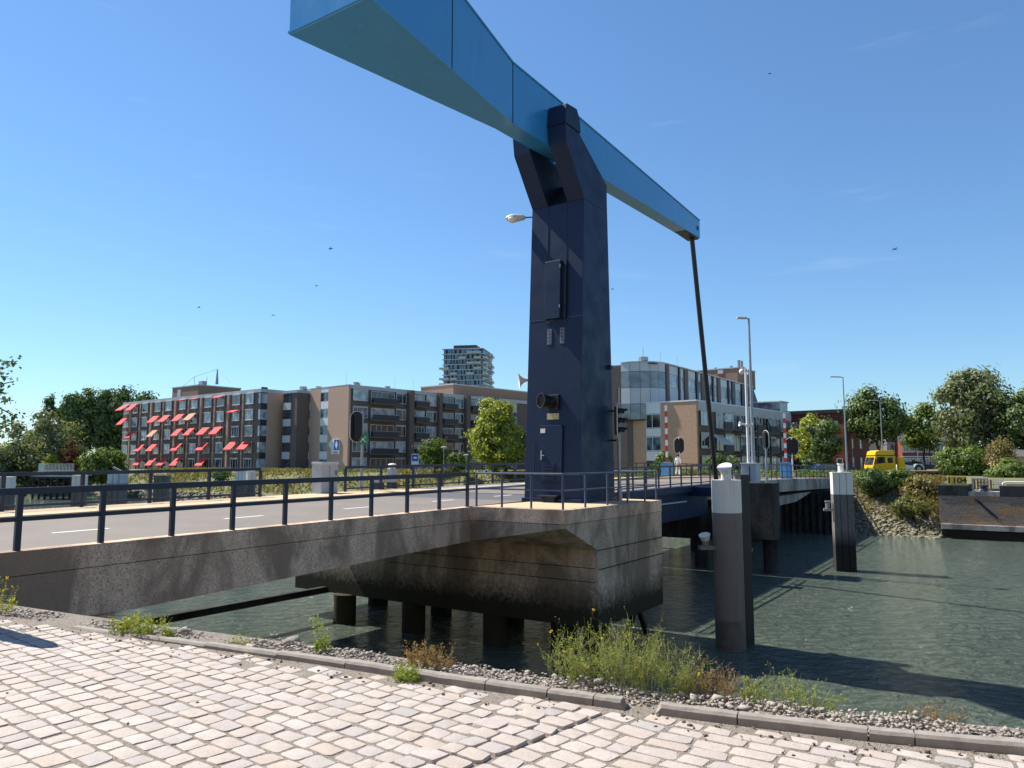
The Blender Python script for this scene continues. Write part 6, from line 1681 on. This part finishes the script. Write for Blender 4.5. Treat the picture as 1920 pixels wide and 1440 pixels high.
# weeds along the quay edge
def weed(name, label, px0, px1, pybase, ytop, stems, mt, leafn=9, leaf=.018, dry=False, spread=.5, flowers=0, off=0.0, sd=0, stemmat='weedstem', br=2):
    """a clump of thin branching stems rooted along the quay edge between two columns of the view"""
    rn = np.random.default_rng(sd + 11)
    a = at_z(px0, pybase[0], -.02); b = at_z(px1, pybase[1], -.02)
    mid = (a + b) / 2; t = thing(name, label, 'weed', low(mid, -.03), 'weeds along the quay edge')
    zt = at_y((px0 + px1) / 2, ytop, mid.y).z; H = max(.04, zt)
    Q = []; L = []; N = []; FL = []
    for i in range(stems):
        f = rn.random(); r = np.array(a.lerp(b, f)); r[:2] += rn.normal(0, .04, 2); r[2] = -.03
        env = .45 + .55 * math.sin(math.pi * min(1, max(0, f * .9 + .08))) ** .7
        h = H * env * rn.uniform(.35, 1.12); d = rn.normal(0, spread * .5, 2); d[0] += (f - .5) * spread * .7
        def stemline(p, dirv, length, w, n=5):
            pts = [p]; dv = np.array(dirv, float)
            for k in range(n):
                dv = dv + rn.normal(0, .10, 3); dv[2] += .04; dv /= np.linalg.norm(dv); pts.append(pts[-1] + dv * length / n)
            s = np.cross(dv, [rn.normal(), rn.normal(), 0]); s /= np.linalg.norm(s) + 1e-9
            for k in range(n):
                w0, w1 = w * (1 - k / n * .6), w * (1 - (k + 1) / n * .6)
                Q.append([pts[k] - s * w0, pts[k] + s * w0, pts[k + 1] + s * w1, pts[k + 1] - s * w1])
            return pts
        pts = stemline(r, [d[0], d[1], 1.0], h, .0022)
        allp = [(pts, 1.0)]
        for k in range(br):
            j = rn.integers(2, 5); dv = rn.normal(0, .8, 3); dv[2] = abs(dv[2]) + .5; dv /= np.linalg.norm(dv)
            allp.append((stemline(pts[j], dv, h * rn.uniform(.18, .4), .0014, 4), .7))
        for pp, wgt in allp:
            for k in range(int(leafn * wgt)):
                u_ = rn.uniform(.12, 1) * (len(pp) - 1); j = int(min(u_, len(pp) - 2)); p = pp[j] + (pp[j + 1] - pp[j]) * (u_ - j)
                L.append(p + rn.normal(0, leaf * .8, 3))
            if rn.random() < .8: L.append(pp[-1])
            if flowers and rn.random() < flowers: FL.append(pp[-1])
    L = np.array(L); nm = unit(len(L)); nm[:, 2] = np.abs(nm[:, 2])
    quads_mesh('stems', np.array(Q), M[stemmat], t)
    lq = leaf_quads(L, nm, leaf * .62, .42); nl = len(lq)
    if FL:
        FL = np.array(FL); FL = np.repeat(FL, 4, 0) + rn.normal(0, .006, (len(FL) * 4, 3))
        lq = np.concatenate([lq, leaf_quads(FL, unit(len(FL)), .009, .9)])
    o = quads_mesh('leaves', lq, M[mt], t)
    if len(lq) > nl:                       # yellow buds share the leaf mesh as a second material
        o.data.materials.append(M['flower'])
        mi = np.zeros(len(lq), np.int32); mi[nl:] = 1; o.data.polygons.foreach_set('material_index', mi)
weed('weed_clump', 'large bushy green weed with yellow buds at the quay edge right of the pier', 1045, 1300, (1282, 1312), 1158, 200, 'weed', 7, .012, flowers=.012, spread=.75, sd=1, br=6)
weed('weed_clump', 'dry brownish weed joining the right side of the large green clump', 1285, 1400, (1305, 1325), 1232, 60, 'weeddry', 7, .013, spread=.5, sd=2, stemmat='weeddry', br=3)
weed('weed_clump', 'low green weed growing right of the dry brownish one', 1392, 1560, (1318, 1340), 1250, 70, 'weed', 7, .014, spread=.8, sd=3, br=4)
weed('weed_clump', 'sparse dry orange tuft near the right end of the quay edge', 1700, 1795, (1358, 1366), 1300, 46, 'weeddry', 5, .012, spread=.9, sd=4, stemmat='weeddry', br=2)
weed('weed_clump', 'dry brown seeding weed on the quay edge below the pier columns', 768, 832, (1254, 1262), 1192, 70, 'weeddry', 9, .015, spread=.55, sd=5, stemmat='weeddry', br=3)
weed('weed_clump', 'small bright green tuft at the foot of the kerb', 752, 776, (1276, 1280), 1236, 60, 'weed', 10, .016, spread=.5, sd=6)
weed('weed_clump', 'single leggy weed stem with leaves left of the pier columns', 596, 600, (1229, 1229), 1146, 4, 'weed', 30, .022, spread=.4, sd=7, br=5)
weed('weed_clump', 'yellow flowering weed at the end of the abutment wall', 222, 318, (1190, 1200), 1146, 90, 'weed', 8, .020, flowers=.12, spread=.6, sd=8, br=3)
weed('weed_clump', 'faint wispy weed between the abutment and the leggy stem', 434, 478, (1212, 1217), 1178, 24, 'weed', 6, .014, spread=.7, sd=9)
weed('weed_clump', 'tiny green tuft against the kerb left of the bright green one', 653, 668, (1253, 1255), 1236, 26, 'weed', 6, .013, spread=.6, sd=10)
weed('weed_clump', 'tiny green sprout at the top of the long seam in the paving', 1026, 1044, (1312, 1316), 1296, 16, 'weed', 5, .012, spread=.7, sd=12)
weed('weed_clump', 'flat green seedlings between the setts at the kerb below the leggy stem', 440, 500, (1228, 1236), 1219, 36, 'weed', 4, .010, spread=.9, sd=13)
weed('weed_clump', 'yellow flowered weed at the left edge before the concrete wall', -18, 16, (1152, 1156), 1078, 26, 'weed', 8, .02, flowers=.6, spread=.5, sd=14)
# wooden post whose shadow crosses the paving at the left
p = Vector((-5.32, 7.63, -.03)); t = thing('mooring_post', 'round mooring post on the paving just outside the left edge', 'post', p)
m = MB(); m.lathe(p, [(0, .17), (.1, .15), (1.1, .13), (1.55, .10), (1.75, .05)], 18); m.build('post', M['slate'], t, smooth=True)
# gulls
def gull(px, py, Y, span, roll, label):
    c = at_y(px, py, Y); t = thing('bird', label, 'bird', c, 'birds in the sky')
    m = MB(); m.lathe(c - X * .0 + Vector((-.25, 0, 0)), [(0, .01), (.1, .05), (.3, .06), (.45, .03), (.55, .01)], 8, X); m.build('body', M['slate'], t, smooth=True)
    cr_, sr_ = math.cos(roll), math.sin(roll)
    for sg in (-1, 1):
        d = Vector((sg * cr_, 0, sg * sr_)); up = Vector((-sr_, 0, cr_)); mm = c + d * span * .25 + up * span * .09; e = c + d * span * .5 + up * span * .02
        w = MB(); w.add([c - Yv * .09, c + Yv * .09, mm + Yv * .08, mm - Yv * .08, e + Yv * .02, e - Yv * .02], [(0, 1, 2, 3), (3, 2, 4, 5)])
        o = w.build('wing', M['slate'], t); sm = o.modifiers.new('t', 'SOLIDIFY'); sm.thickness = .02
gull(1678, 467, 70, .62, .6, 'gliding bird with tilted wings, at right above the street lamp')
gull(620, 466, 80, .5, 1.2, 'bird high in the sky left of the tower lantern')
gull(1443, 138, 110, .5, .3, 'tiny bird high at right in the deep blue sky')
gull(593, 536, 110, .4, .2, 'tiny bird below the one left of the lantern')
gull(373, 576, 110, .35, .8, 'tiny bird above the awning building')
gull(512, 591, 110, .3, .3, 'tiny bird above the stairwell block')
gull(1148, 542, 110, .35, .4, 'tiny bird close to the right edge of the tower')
